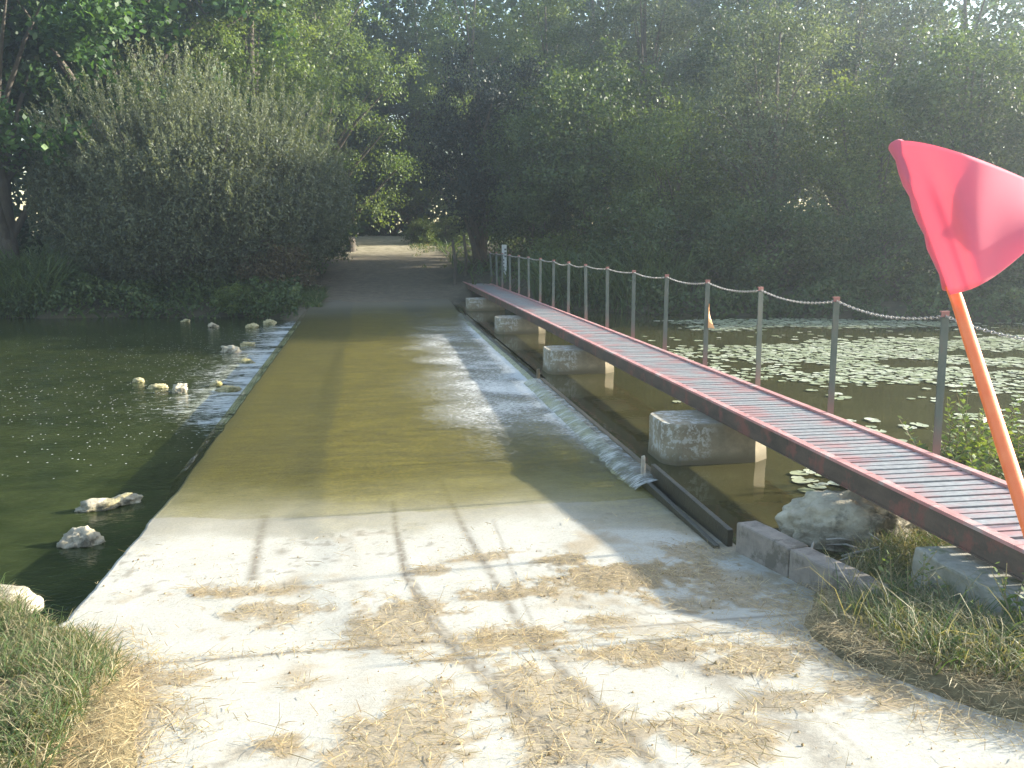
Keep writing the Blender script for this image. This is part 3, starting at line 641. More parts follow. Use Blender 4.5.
# ------------------------------------------------------------------ staff gauge, stump, fence stakes
ga = empty('staff_gauge', (3.72, 24.6, 0)); tag(ga, 'white staff gauge board standing behind the far railing posts', 'gauge')
m_ = MB(); m_.box(-.065, .065, 0, .03, -.1, 1.38); m_.build('board', M['gauge'], ga)
for i in range(0, 26, 2):
    m_ = MB(); m_.box(-.055 if (i//10) % 2 else -.0, .0 if (i//10) % 2 else .055, -.004, -.001, .10+i*.047, .10+(i+1)*.047); m_.build('scale_mark', M['gauge_mark'], ga)
x, y = at(350, 247, 1.0); X_, Y_ = -.55, 33.2
m_ = MB(); m_.tube([(0,0,-.2),(0,0,.2),(0,.01,.42),(.0,.0,.44)], [.2,.17,.16,.14], 12); o = m_.build('tree_stump', M['bark'], None, (X_, Y_, float(terrain(X_, Y_)))); tag(o, 'short dark stump at the left edge of the far track', 'stump')
for (x, Y_, h_, lab) in [(452, 25.2, 1.25, 'leaning dark fence stake nearest the far track'), (463, 25.8, 1.15, 'dark fence stake between the leaning stake and the bridge railing')]:
    X_ = (x-366)/900*Y_; s = MB(); s.tube([(0,0,-.1),(.02,0,h_*.5),(-.05,0,h_)], [.05,.045,.035], 8); o = s.build('fence_stake', M['bark'], None, (X_, Y_, float(terrain(X_, Y_)))); tag(o, lab, 'stake')

# ------------------------------------------------------------------ foliage
def unit(n, r_):
    v = r_.normal(size=(n, 3)); return v/np.linalg.norm(v, axis=1)[:, None]
def leaves(C, A, Nn, L, W):
    """rhombic leaves folded a little: C centres, A long axes, Nn rough normals"""
    B = np.cross(A, Nn); B /= (np.linalg.norm(B, axis=1)[:, None]+1e-9)
    L = np.broadcast_to(L, len(C))[:, None]; W = np.broadcast_to(W, len(C))[:, None]
    V = np.stack([C-A*L/2, C+B*W/2+A*L*.05, C+A*L/2, C-B*W/2+A*L*.05], 1).reshape(-1, 3)
    return V, np.arange(len(C)*4).reshape(-1, 4)
def crown_mesh(name, h0, h1, rad, seed, nclump=110, per=330, L=.11, W=.06, prof_=None, csize=.62, droop=0, fill=.35, base_gap=.0):
    """crown between heights h0..h1, radius rad; clumps on limbs, gaps between them"""
    r_ = np.random.default_rng(seed); H = h1-h0
    u = unit(nclump, r_); rr = r_.random(nclump)**fill
    hz = (u[:, 2]*rr+1)/2
    pw = np.interp(hz, *(prof_ or ([0,.15,.5,.8,1], [.55,.85,1,.75,.35])))
    th_ = np.arctan2(u[:, 1], u[:, 0]); lob = 1+.22*np.sin(th_*3+seed)+.15*np.sin(th_*5+hz*6+seed*2)
    ho = np.hypot(u[:, 0], u[:, 1])*rr; ho = ho/np.sqrt(1-np.clip((u[:, 2]*rr)**2, 0, .98))
    cc_ = np.stack([np.cos(th_)*ho*rad*pw*lob, np.sin(th_)*ho*rad*pw*lob, h0+hz*H], 1)
    cs = csize*r_.uniform(.55, 1.35, nclump); tone = r_.normal(0, .16, nclump)
    idx = r_.choice(nclump, nclump*per, p=cs**2/np.sum(cs**2)); n = len(idx)
    # sprays: within a clump leaves follow a few twigs
    tw = unit(nclump*9, r_); tw[:, 2] = tw[:, 2]*.6+.15-droop; tsel = idx*9+r_.integers(0, 9, n)
    t = r_.random(n)**.7
    P_ = cc_[idx]+tw[tsel]*(t*cs[idx]*1.25)[:, None]+r_.normal(size=(n, 3))*(cs[idx]*.20)[:, None]
    P_[:, 2] -= droop*t*cs[idx]*.6
    P_[:, 2] = np.maximum(P_[:, 2], .05)
    A = tw[tsel]+r_.normal(size=(n, 3))*.7; A[:, 2] -= droop; A /= np.linalg.norm(A, axis=1)[:, None]
    Nn = r_.normal(size=(n, 3))*.75+np.array([0, 0, .9])+.5*(P_-np.array([0, 0, h0+H/2]))/rad
    sz = r_.uniform(.65, 1.25, n)
    V, F = leaves(P_, A, Nn, L*sz, W*sz)
    var = np.clip(.45+tone[idx]+r_.normal(0, .16, n), 0, 1)
    return np_mesh(name, V, [F], {'var': np.repeat(var, 4)}), cc_
def trunk_mesh(name, h0, h1, rad, seed, cc_, r0=.16, stems=1):
    r_ = random.Random(seed); m_ = MB(); H = h1-h0
    for s in range(stems):
        ox, oy = (r_.uniform(-.3, .3), r_.uniform(-.3, .3)) if stems > 1 else (0, 0)
        lx, ly = r_.uniform(-.5, .5)+ox*2, r_.uniform(-.5, .5)+oy*2; top_ = h0+H*.85; pts = []; rd = []
        for i in range(8):
            t = i/7; pts.append(Vector((ox+lx*t+.12*math.sin(3*t+seed), oy+ly*t+.1*math.cos(4*t+seed), -.3+(top_+.3)*t))); rd.append(r0/(stems**.4)*(1-.85*t)+.012+(.06*(1-t)**8))
        m_.tube(pts, rd, 8)
        for q in r_.sample(range(len(cc_)), min(len(cc_), 26//stems+4)):
            c_ = Vector(cc_[q]); t = min(.95, max(.12, (c_.z-.25*H*.5)/top_*.8)); k_ = min(6, int(t*7)); b_ = pts[k_]
            mid = b_.lerp(c_, .5)+Vector((0, 0, .15*H*.15)); m_.tube([b_, mid, c_], [rd[k_]*.5+.008, rd[k_]*.28+.006, .006], 5, False)
    return m_.mesh(name, True)
TREES = {}
def proto(key, matn, h0, h1, rad, seed, stems=1, r0=.16, **kw):
    cm, cc_ = crown_mesh('crown', h0, h1, rad, seed, **kw); cm.materials.append(M[matn])
    tm = trunk_mesh('trunk', h0, h1, rad, seed, cc_, r0, stems); tm.materials.append(M['bark']); TREES[key] = (cm, tm)
proto('tall_alder', 'alder', 1.5, 13, 3.0, 1, r0=.2, nclump=170, per=230, L=.12, W=.085)
proto('tall_ash', 'grey', 2.0, 14, 2.8, 2, r0=.2, nclump=150, per=240, L=.13, W=.06)
proto('broad', 'broad', .8, 12, 3.3, 3, r0=.22, nclump=90, per=260, L=.20, W=.13, csize=.75)
proto('lime', 'lime', 1.0, 12, 3.2, 4, r0=.2, nclump=170, per=240, L=.11, W=.06, droop=.35)
proto('yew', 'yew', .2, 6.4, 1.9, 5, r0=.25, nclump=90, per=330, L=.12, W=.06, csize=.55, fill=.5)
proto('bank_alder', 'alder', .2, 6.0, 2.3, 6, stems=3, r0=.1, nclump=120, per=240, L=.10, W=.075)
proto('bank_yellow', 'yellow', .1, 5.2, 2.0, 7, stems=3, r0=.1, nclump=110, per=240, L=.09, W=.06)
proto('bank_grey', 'grey', .2, 6.5, 2.0, 8, stems=3, r0=.1, nclump=110, per=250, L=.09, W=.045)
proto('low_bush', 'bramble', .0, 1.5, 1.1, 9, stems=4, r0=.03, nclump=45, per=160, L=.07, W=.05, csize=.35)
proto('low_green', 'yellow', .0, 1.3, 1.0, 10, stems=4, r0=.03, nclump=45, per=160, L=.075, W=.055, csize=.33)
proto('low_dark', 'alder', .0, 2.6, 1.7, 11, stems=4, r0=.05, nclump=80, per=200, L=.10, W=.07, csize=.5)
def tree(key, name, X_, Y_, s, lab, cat='tree', grp=None, sz=1.0, rz=None, sxy=1.0):
    cm, tm = TREES[key]; h = float(terrain(X_, Y_))
    e = empty(name, (X_, Y_, h-.05), random.uniform(0, 6.28) if rz is None else rz); e.scale = (s*sxy, s*sxy, s*sz); tag(e, lab, cat, grp)
    obj('crown' if cat == 'tree' else 'foliage', cm, None, e); obj('trunk' if cat == 'tree' else 'stems', tm, None, e); return e
GB = 'trees behind the far bank'
# left side
tree('broad', 'broadleaf_tree', -9.2, 25.8, 1.0, 'large leaved dark green tree filling the far left edge', grp=GB)
tree('broad', 'broadleaf_tree', -6.6, 28.2, 1.1, 'tree with big sunlit leaves above the left part of the willow bush', grp=GB)
tree('tall_alder', 'alder_tree', -12.5, 28, 1.1, 'dark tree behind the large leaved tree at the far left', grp=GB)
tree('lime', 'feathery_tree', -3.6, 30.0, 1.0, 'feathery light green tree arching over the left of the track', grp=GB)
tree('tall_alder', 'alder_tree', -4.8, 33.5, 1.15, 'tall dark tree behind the top of the willow bush', grp=GB)
tree('lime', 'feathery_tree', -1.6, 37.0, 1.1, 'farther light green tree hanging over the track, left of its end', grp=GB)
tree('bank_yellow', 'bank_tree', -2.3, 29.2, .8, 'small yellow green tree at the left side of the track by the stump', grp=GB)
tree('low_dark', 'dark_shrub', -2.5, 26.2, 1.1, 'dark shrub between the willow bush and the track', 'shrub')
tree('low_dark', 'dark_shrub', -3.4, 36.0, 1.3, 'dark shrub behind the stump on the left of the track', 'shrub')
# over the end of the track
tree('tall_alder', 'alder_tree', 2.8, 47, 1.1, 'tall dark tree closing the end of the track', grp=GB)
tree('broad', 'broadleaf_tree', -1.8, 50, 1.15, 'dark tree beyond the track end, left of centre', grp=GB)
tree('low_dark', 'dark_shrub', 1.0, 46, 1.7, 'dark undergrowth across the end of the track', 'shrub')
tree('low_dark', 'dark_shrub', -1.8, 45, 1.6, 'dark undergrowth left of the track end', 'shrub')
tree('lime', 'feathery_tree', 4.6, 40.5, 1.0, 'light leaved tree on the right side of the track above the dark yew', grp=GB)
tree('yew', 'yew_tree', 3.5, 27.6, 1.0, 'near black yew tree at the far end of the footbridge', grp=GB, sxy=.85)
tree('tall_alder', 'alder_tree', 6.2, 30.6, .72, 'tall green tree directly right of the yew', grp=GB)
tree('tall_ash', 'ash_tree', 9.2, 29.6, .72, 'tall greyish tree above the middle of the footbridge', grp=GB, sxy=1.2)
tree('tall_alder', 'alder_tree', 12.4, 28.8, .76, 'tall tree between the two greyish trees behind the pond', grp=GB, sxy=1.15)
tree('tall_ash', 'ash_tree', 15.6, 28.5, .72, 'tall greyish tree left of the flag behind the pond', grp=GB, sxy=1.25)
tree('tall_alder', 'alder_tree', 18.8, 26.5, .75, 'tall tree behind the flag at the right edge', grp=GB, sxy=1.2)
tree('broad', 'broadleaf_tree', 21.5, 24.5, .75, 'large leaved tree beyond the right edge trees', grp=GB)
tree('tall_alder', 'alder_tree', 11.0, 42.5, 1.05, 'far tall tree seen between the trees behind the middle of the pond', grp=GB)
tree('tall_alder', 'alder_tree', 19.5, 41.5, 1.05, 'far tall tree seen above the right half of the pond', grp=GB)
tree('lime', 'feathery_tree', 7.8, 43.0, 1.05, 'far light green tree seen just above the yew', grp=GB)
tree('tall_ash', 'ash_tree', 15.2, 43.5, 1.0, 'far greyish tree seen left of the flag top', grp=GB)
tree('tall_alder', 'alder_tree', 25.5, 42.0, 1.05, 'far tall tree at the upper right corner', grp=GB)
tree('bank_alder', 'bank_tree', 6.3, 24.5, .95, 'bushy green tree at the water just right of the yew', grp=GB)
tree('bank_alder', 'bank_tree', 4.9, 25.4, .75, 'smaller bushy tree right behind the staff gauge', grp=GB)
tree('bank_yellow', 'bank_tree', 7.6, 21.6, .85, 'yellow green bushy tree at the pond edge above the mid railing', grp=GB)
tree('bank_grey', 'bank_tree', 9.9, 21.2, 1.0, 'pale greyish bushy tree at the pond edge in the middle right', grp=GB)
tree('bank_yellow', 'bank_tree', 11.9, 19.9, .9, 'yellow green bushy tree left of the flag at the pond edge', grp=GB)
tree('bank_alder', 'bank_tree', 13.9, 19.0, .95, 'dark bushy tree behind the flag pole at the pond edge', grp=GB)
tree('bank_grey', 'bank_tree', 16.0, 18.0, .9, 'pale bushy tree at the right edge beyond the lily pads', grp=GB)
tree('low_dark', 'dark_shrub', 6.6, 20.4, .8, 'dark shrub dipping into the pond left of the yellow green tree', 'shrub')
tree('low_dark', 'dark_shrub', 8.7, 19.2, .8, 'dark shrub at the waterline below the pale greyish tree', 'shrub')
tree('low_dark', 'dark_shrub', 10.9, 18.0, .75, 'dark shrub at the waterline left of the flag', 'shrub')
tree('low_dark', 'dark_shrub', 13.0, 17.3, .8, 'dark shrub at the waterline behind the flag pole', 'shrub')
tree('low_dark', 'dark_shrub', 15.2, 16.4, .8, 'dark shrub at the waterline at the right edge of the pond', 'shrub')
tree('low_green', 'leafy_shrub', 4.9, 23.2, .9, 'light green low shrub behind the railing at the far bank', 'shrub')
tree('low_dark', 'dark_shrub', -2.1, 28.3, .75, 'dark shrub overhanging the left edge of the shaded track', 'shrub')
tree('low_dark', 'dark_shrub', -3.0, 31.8, 1.0, 'dark shrub just in front of the stump by the track', 'shrub')
tree('low_bush', 'bramble_bush', -2.45, 23.9, .95, 'reddish brown bramble on the bank at the right foot of the willow bush', 'bramble')
tree('low_green', 'leafy_shrub', -3.2, 22.75, .55, 'bright ivy like shrub at the waterline under the willow bush', 'shrub')
tree('low_green', 'leafy_shrub', 2.2, 36.5, .75, 'sunlit green weed clump at the end of the track', 'shrub', sz=1.1)
tree('low_green', 'leafy_shrub', 3.5, 37.0, .8, 'sunlit green weeds right of the weed clump at the track end', 'shrub', sz=1.1)

# the big willow bush: limbs, leafy body and hundreds of upright shoots
def willow():
    r_ = np.random.default_rng(77); e = empty('willow_bush', (-4.4, 25.3, float(terrain(-4.4, 25.3))-.1)); tag(e, 'big round grey green willow bush with upright shoots on the left bank', 'bush')
    rx_, ry_, H = 4.15, 3.0, 6.0
    ns = 2300; u = unit(ns, r_); u[:, 2] = np.abs(u[:, 2])**.8*np.where(r_.random(ns) < .8, 1, -.4)
    k_ = r_.uniform(.55, 1.0, ns)
    lob = 1+.16*(fbm(u[:,0]*3+5, u[:,1]*3+5, u[:,2]*3, 1.0, 3)-.5)*2
    B = np.stack([u[:, 0]*rx_*k_*lob, u[:, 1]*ry_*k_*lob, 2.1+u[:, 2]*(H-2.6)*k_*lob], 1)
    B[:, 2] = np.maximum(B[:, 2], .15)
    up = np.stack([u[:, 0]*.38, u[:, 1]*.35, .60+.5*np.clip(u[:, 2], 0, 1)], 1)+r_.normal(size=(ns, 3))*.2; up /= np.linalg.norm(up, axis=1)[:, None]
    Ls = r_.uniform(.3, 1.0, ns)*(.6+.6*np.clip(u[:, 2], 0, 1)); per = 46
    idx = np.repeat(np.arange(ns), per); t = np.tile(np.linspace(.02, 1, per), ns)+r_.uniform(-.01, .01, ns*per)
    P_ = B[idx]+up[idx]*(t*Ls[idx])[:, None]; P_ += r_.normal(size=P_.shape)*.035*(1.3-t)[:, None]
    A = up[idx]*.8+r_.normal(size=P_.shape)*.5; A /= np.linalg.norm(A, axis=1)[:, None]; Nn = r_.normal(size=P_.shape)
    V1, F1 = leaves(P_, A, Nn, .085*r_.uniform(.7, 1.2, len(P_)), .022)
    var1 = np.clip(.35+.35*t+r_.normal(0, .12, len(t))+.08*r_.normal(0, 1, ns)[idx], 0, 1)
    # body
    nb = 110000; ub = unit(nb, r_); kb = r_.random(nb)**.3
    ub[:, 2] = ub[:, 2]
    Pb = np.stack([ub[:, 0]*rx_*kb, ub[:, 1]*ry_*kb, 2.35+ub[:, 2]*2.45*kb], 1)
    keep = (fbm(Pb[:,0]+20, Pb[:,1]+20, Pb[:,2]+20, .8, 3) > .40) & (Pb[:, 2] > .02); Pb = Pb[keep]
    A = r_.normal(size=Pb.shape)+np.array([0, 0, .6]); A /= np.linalg.norm(A, axis=1)[:, None]
    V2, F2 = leaves(Pb, A, r_.normal(size=Pb.shape), .11*r_.uniform(.7, 1.2, len(Pb)), .045)
    var2 = np.clip(.35+r_.normal(0, .15, len(Pb)), 0, 1)
    me = np_mesh('foliage', np.concatenate([V1, V2]), [F1, F2+len(V1)], {'var': np.concatenate([np.repeat(var1, 4), np.repeat(var2, 4)])})
    obj('foliage', me, M['willow'], e)
    m_ = MB()
    for q in range(34):
        i = random.randrange(ns); b = Vector(B[i]); o_ = Vector((random.uniform(-.7, .7), random.uniform(-.6, .6), 0)); m_.tube([o_, o_.lerp(b, .5)+Vector((0, 0, .4)), b, b+Vector(up[i])*Ls[i]*.7], [.06, .035, .015, .004], 5, False)
    m_.build('stems', M['bark'], e, smooth=True)
willow()

# distant wood closing the view
def woodland():
    r_ = np.random.default_rng(5); n = 150000
    a = r_.uniform(-60, 60, n); d = r_.uniform(44, 62, n); cl = 400
    X_ = np.sin(np.radians(a))*d+.5*r_.normal(size=n); Y_ = np.cos(np.radians(a))*d*.9+4
    ok = ~((X_ > 3) & (Y_ < 40)) ; X_, Y_ = X_[ok], Y_[ok]; n = len(X_)
    Z_ = .8+r_.random(n)*(14+4*vnoise(X_, Y_, 0, 3.5))
    k_ = fbm(X_+99, Y_+99, Z_, 1.6, 3) > .36; X_, Y_, Z_ = X_[k_], Y_[k_], Z_[k_]; P_ = np.stack([X_, Y_, Z_], 1); n = len(P_)
    V, F = leaves(P_, unit(n, r_), r_.normal(size=(n, 3))+np.array([0, -.3, .8]), .42*r_.uniform(.6, 1.3, n), .32)
    var = np.clip(.35+.9*(fbm(X_, Y_, Z_, 3, 3)-.5)+r_.normal(0, .12, n), 0, 1)
    o = obj('far_woodland', np_mesh('far_woodland', V, [F], {'var': np.repeat(var, 4)}), M['broad']); tag(o, 'dark mass of far woodland behind the bank trees', 'woodland', kind='stuff')
woodland()

# ------------------------------------------------------------------ grasses
def blades(B, Dr, L, W, bend, r_):
    n = len(B); side = np.cross(Dr, np.array([0, 0, 1.])+r_.normal(size=(n, 3))*.3); side /= np.linalg.norm(side, axis=1)[:, None]+1e-9
    ho = Dr*[1, 1, 0]; ho /= np.linalg.norm(ho, axis=1)[:, None]+1e-9
    L = np.broadcast_to(L, n)[:, None]; W = np.broadcast_to(W, n)[:, None]; bend = np.broadcast_to(bend, n)[:, None]
    m1 = B+Dr*L*.45+ho*L*bend*.12; m2 = B+Dr*L*.8+ho*L*bend*.4-np.array([0, 0, 1])*L*bend*.12; tp_ = B+Dr*L*.95+ho*L*bend*.75-np.array([0, 0, 1])*L*bend*.42
    V = np.stack([B-side*W/2, B+side*W/2, m1+side*W*.45, m1-side*W*.45, m2+side*W*.3, m2-side*W*.3, tp_], 1).reshape(-1, 3)
    o = (np.arange(n)*7)[:, None]
    return V, np.concatenate([o+[0,1,2,3], o+[3,2,4,5]]), o+[5,4,6]
def grass(name, pts, h, w_, lab, matn='grass', dry=None, lean=.35, cat='grass', seed=0, kind='stuff', zf=None):
    r_ = np.random.default_rng(seed); n = len(pts); X_, Y_ = pts[:, 0], pts[:, 1]; Z_ = (terrain(X_, Y_) if zf is None else zf(X_, Y_))-.01
    D = r_.normal(size=(n, 3))*lean; D[:, 2] = 1; D /= np.linalg.norm(D, axis=1)[:, None]
    hh = h*r_.uniform(.4, 1.2, n)
    V, Q, T = blades(np.stack([X_, Y_, Z_], 1), D, hh, w_*r_.uniform(.7, 1.3, n), r_.uniform(.2, 1.2, n), r_)
    var = r_.uniform(.4, 1, n) if dry is None else np.where(r_.random(n) < dry, r_.uniform(0, .2, n), r_.uniform(.45, 1, n))
    o = obj(name, np_mesh(name, V, [Q, T], {'var': np.repeat(var, 7)}), M[matn]); tag(o, lab, cat, kind=kind); return o
def scatter(n, x0, x1, y0, y1, dens, seed):
    r_ = np.random.default_rng(seed); X_ = r_.uniform(x0, x1, n); Y_ = r_.uniform(y0, y1, n); k_ = r_.random(n) < dens(X_, Y_); return np.stack([X_[k_], Y_[k_]], 1)
LB = lambda Y: np.interp(Y, *lift([1.5,2.2,2.9,3.3,3.6,3.85,4.2,5], [-.95,-.98,-1.05,-1.0,-1.12,-1.3,-1.5,-1.6]))
RB = lambda Y: np.interp(Y, *lift([1.5,2.3,2.7,3.2,3.55,3.8,4.0,4.4], [2.9,2.7,2.3,2.0,1.95,2.15,2.35,2.5]))
p1 = scatter(90000, -4, -.9, 1.6, 4.5, lambda X, Y: sm(-.18, .12, LB(Y)-X+.25*(fbm(X, Y, 0, .3)-.5))*(Y < ynear(X)+.05)*sm(.2, .5, fbm(X, Y, 7, .25)), 1)
grass('riverside_grass', p1, .13, .0035, 'green and dry grass on the lower left bank', dry=.45, seed=1)
p2 = scatter(150000, 1.8, 5.5, 1.6, 6, lambda X, Y: sm(0, .25, X-RB(Y)+.25*(fbm(X, Y, 3, .3)-.5))*(Y < ynear(X)+.02)*sm(.22, .5, fbm(X, Y, 17, .28))*~((X > 2.38) & (X < 3.4) & (Y > 2.0) & (Y < 3.66)), 2)
grass('verge_grass', p2, .14, .0036, 'dry and green grass around the kerb and bridge block', dry=.5, seed=2)
p3 = scatter(350, 1.75, 2.5, 2.6, 4.0, lambda X, Y: sm(0, .2, X-RB(Y)+.15)*.5, 3)
grass('tall_grass', p3, .30, .004, 'tall thin dry grass stems leaning over the kerb', dry=.8, seed=3)
# far grasses
p4 = scatter(9000, -2.6, -1.1, 21.4, 24.5, lambda X, Y: (Y > ybank(X))*sm(.35, .6, fbm(X, Y, 2, .5)), 4)
grass('far_bank_grass', p4, .28, .02, 'sunlit green grass on the far bank at the ford corner', dry=.1, seed=4)
p5 = scatter(9000, .6, 4.5, 29, 40, lambda X, Y: sm(.5, .6, fbm(X, Y, 22, .9))*sm(1.0, 1.8, np.abs(X-1.0)+.6), 5)
grass('track_grass', p5, .16, .02, 'short grass growing on the far track', dry=.25, seed=5)
p6 = scatter(5000, -14, -7.5, 22.8, 24.5, lambda X, Y: (Y > ybank(X)-.1)*.8, 6)
grass('reeds', p6, 1.5, .03, 'reeds on the far left bank beside the willow bush', 'reed', lean=.12, cat='reeds', seed=6)
p7 = scatter(5000, 4.0, 7.0, 18.6, 24, lambda X, Y: (Y > ybank(X)-.1)*(Y < ybank(X)+1.3)*.8, 7)
grass('reeds', p7, 1.3, .03, 'reeds on the far bank behind the middle of the railing', 'reed', lean=.18, cat='reeds', seed=7)
p8 = scatter(26000, -16, 22, 13, 46, lambda X, Y: (Y > ybank(X)-.15)*(np.abs(X-.6) > 2.1)*sm(.3, .6, fbm(X, Y, 2, 1.2)), 8)
grass('undergrowth', p8, .55, .05, 'low green undergrowth along the far banks', 'reed', lean=.5, cat='undergrowth', seed=8)
def cover():
    r_ = np.random.default_rng(61); n = 90000; X_ = r_.uniform(-16, 20, n); Y_ = ybank(X_)+r_.uniform(-.35, 2.6, n)
    k_ = (np.abs(X_-.4) > 2.0) & ~((X_ > 1.8) & (X_ < 4.15)) & (fbm(X_, Y_, 4, .5, 3) > .40); X_, Y_ = X_[k_], Y_[k_]; n = len(X_)
    hgt = .15+.75*vnoise(X_, Y_, 2, .7); Z_ = np.maximum(terrain(X_, Y_), np.where(X_ < 0, ZL, ZR))+r_.random(n)**.8*hgt
    V, F = leaves(np.stack([X_, Y_, Z_], 1), unit(n, r_), r_.normal(size=(n, 3))*.6+[0, -.2, .8], .10*r_.uniform(.6, 1.3, n), .07)
    var = np.clip(.25+.9*vnoise(X_, Y_, 9, 1.1)*vnoise(X_, Y_, 19, .4)+r_.normal(0, .1, n), 0, 1)
    o = obj('bank_ivy', np_mesh('bank_ivy', V, [F], {'var': np.repeat(var, 4)}), M['alder']); tag(o, 'low leafy cover hanging over the far waterline', 'ground cover', kind='stuff')
cover()
# leafy weeds by the pond behind the deck
def weed(X_, Y_, h, lab, seed, ns=9, lw=.035, tint=(.4, 1)):
    r_ = np.random.default_rng(seed); e = empty('weed_plant', (X_, Y_, float(terrain(X_, Y_)))); tag(e, lab, 'weed')
    m_ = MB(); Vs = []; vs = []
    for s in range(ns):
        d = Vector((r_.normal()*.32, r_.normal()*.32, 1)).normalized(); hh = h*r_.uniform(.5, 1.05); b = Vector((r_.normal()*.07, r_.normal()*.07, 0)); m_.tube([b, b+d*hh*.5, b+d*hh+Vector((r_.normal()*.03, 0, 0))], [.004, .003, .0015], 5, False)
        n = int(hh/.018); t = np.linspace(.12, 1, n); P_ = np.array(b)[None]+np.array(d)[None]*(t*hh)[:, None]; an = np.arange(n)*2.4; A = np.stack([np.cos(an), np.sin(an), .5+0*an], 1); A /= np.linalg.norm(A, axis=1)[:, None]
        sz = lw*(1.25-.8*t)*r_.uniform(.7, 1.3, n); P_ = P_+A*sz[:, None]; V, F = leaves(P_, A, r_.normal(size=P_.shape)*.4+[0, 0, 1], sz*2, sz*1.0); Vs.append(V); vs.append(np.repeat(r_.uniform(*tint, n), 4))
    m_.tube([(0,0,-.03),(0,0,.02)], [.05,.09], 9); V = np.concatenate(Vs); obj('foliage', np_mesh('foliage', V, [np.arange(len(V)).reshape(-1, 4)], {'var': np.concatenate(vs)}), M['yellow'] if seed % 2 else M['lime'], e); m_.build('stems', M['grass'], e)
for i, (x, y, h, lab) in enumerate([(948,468,.42,'leafy weed left of the flag pole behind the footbridge deck'), (975,462,.60,'tall seeding weed closest behind the flag pole by the pond'), (1000,455,.50,'leafy weed to the right of the flag pole at the pond edge'), (985,480,.30,'low bright green weed against the deck edge by the flag pole'), (1030,470,.5,'weed at the right edge of the picture behind the deck')]):
    X_, Y_ = at(x, y, .12); weed(X_, Y_, h, lab, 11+i, 12, .04)
for i, (X_, Y_, h, lab) in enumerate([(2.30,3.35,.26,'leafy weed in the dry grass in front of the bridge block'), (2.45,2.95,.26,'leafy weed at the lower right corner below the bridge block'), (-1.95,4.15,.12,'low leafy weed in front of the white boulder'), (-1.28,4.95,.06,'tiny green weed on the ford edge near the river')]):
    weed(X_, Y_, h, lab, 31+i, 10, .022)

# ------------------------------------------------------------------ straw litter on the concrete
def litter():
    r_ = np.random.default_rng(9); n = 110000; X_ = r_.uniform(-2.0, 3.0, n); Y_ = r_.uniform(1.9, 5.3, n)
    d = patchmask(X_, Y_)*.6; d = np.maximum(d, np.exp(-((Y_-3.53)/.05)**2)*.5*(X_ < .1)); d = np.maximum(d, .95*(1-sm(-.05, .32, X_-LB(Y_)-.12+.3*(fbm(X_, Y_, 2, .25)-.5)))*(Y_ < 4.0)); d = np.maximum(d, .95*(1-sm(-.05, .35, RB(Y_)-.08-X_+.4*(fbm(X_, Y_, 12, .25)-.5)))*(Y_ < 4.2)); d = np.maximum(d, .012)
    d = np.maximum(d, .35*np.exp(-((X_-1.35-.6*(3.4-Y_))/.9)**2-((Y_-3.2)/.25)**2))
    k_ = r_.random(n) < d; X_, Y_ = X_[k_], Y_[k_]; n = len(X_)
    k2 = (X_ < ledge(Y_)) & (Y_ > 3.9) | (X_ > 1.93) & (Y_ > 3.95); X_, Y_ = X_[~k2], Y_[~k2]; n = len(X_)
    Z_ = np.maximum(terrain(X_, Y_), prof(Y_))+.004+r_.random(n)*.012; an = r_.uniform(0, 6.28, n); D = np.stack([np.cos(an), np.sin(an), r_.uniform(-.02, .22, n)], 1)
    V, Q, T = blades(np.stack([X_, Y_, Z_], 1), D, r_.gamma(2.0, .018, n)+.010, r_.uniform(.0012, .003, n), r_.uniform(-.3, .5, n), r_)
    V[:, 2] = np.maximum(V[:, 2], np.maximum(terrain(V[:,0], V[:,1]), prof(V[:, 1]))+.003)
    var = r_.beta(2, 2, n); o = obj('straw_litter', np_mesh('straw_litter', V, [Q, T], {'var': np.repeat(var, 7)}), M['straw']); tag(o, 'dry straw and plant litter strewn over the concrete', 'straw', kind='stuff')
litter()
# crumbs of soil and gravel
def grit():
    r_ = np.random.default_rng(19); n = 9000; X_ = r_.uniform(-1.35, 2.3, n); Y_ = r_.uniform(1.9, 5.2, n); d = patchmask(X_, Y_)*.8+.06+.2*sm(.5, .65, fbm(X_, Y_, 8, .4)); k_ = (r_.random(n) < d) & ~((X_ > 1.9) & (Y_ > 3.9)); X_, Y_ = X_[k_], Y_[k_]; n = len(X_)
    s = r_.gamma(2, .0010, n)+.0010; Z_ = prof(Y_)+.002; C = np.stack([X_, Y_, Z_], 1); tet = np.array([[1,0,0],[-.5,.87,0],[-.5,-.87,0],[0,0,1.1]]); an = r_.uniform(0, 6.28, n); c, s_ = np.cos(an), np.sin(an)
    V = np.stack([np.stack([c*t[0]-s_*t[1], s_*t[0]+c*t[1], 0*c+t[2]], 1) for t in tet], 1)*s[:, None, None]+C[:, None]
    o_ = (np.arange(n)*4)[:, None]; F = np.concatenate([o_+[0,1,3], o_+[1,2,3], o_+[2,0,3]]); o = obj('grit', np_mesh('grit', V.reshape(-1, 3), [F], {'var': np.repeat(r_.uniform(0, .7, n), 4)}), M['straw']); tag(o, 'fine grit and soil crumbs on the concrete', 'grit', kind='stuff')
grit()
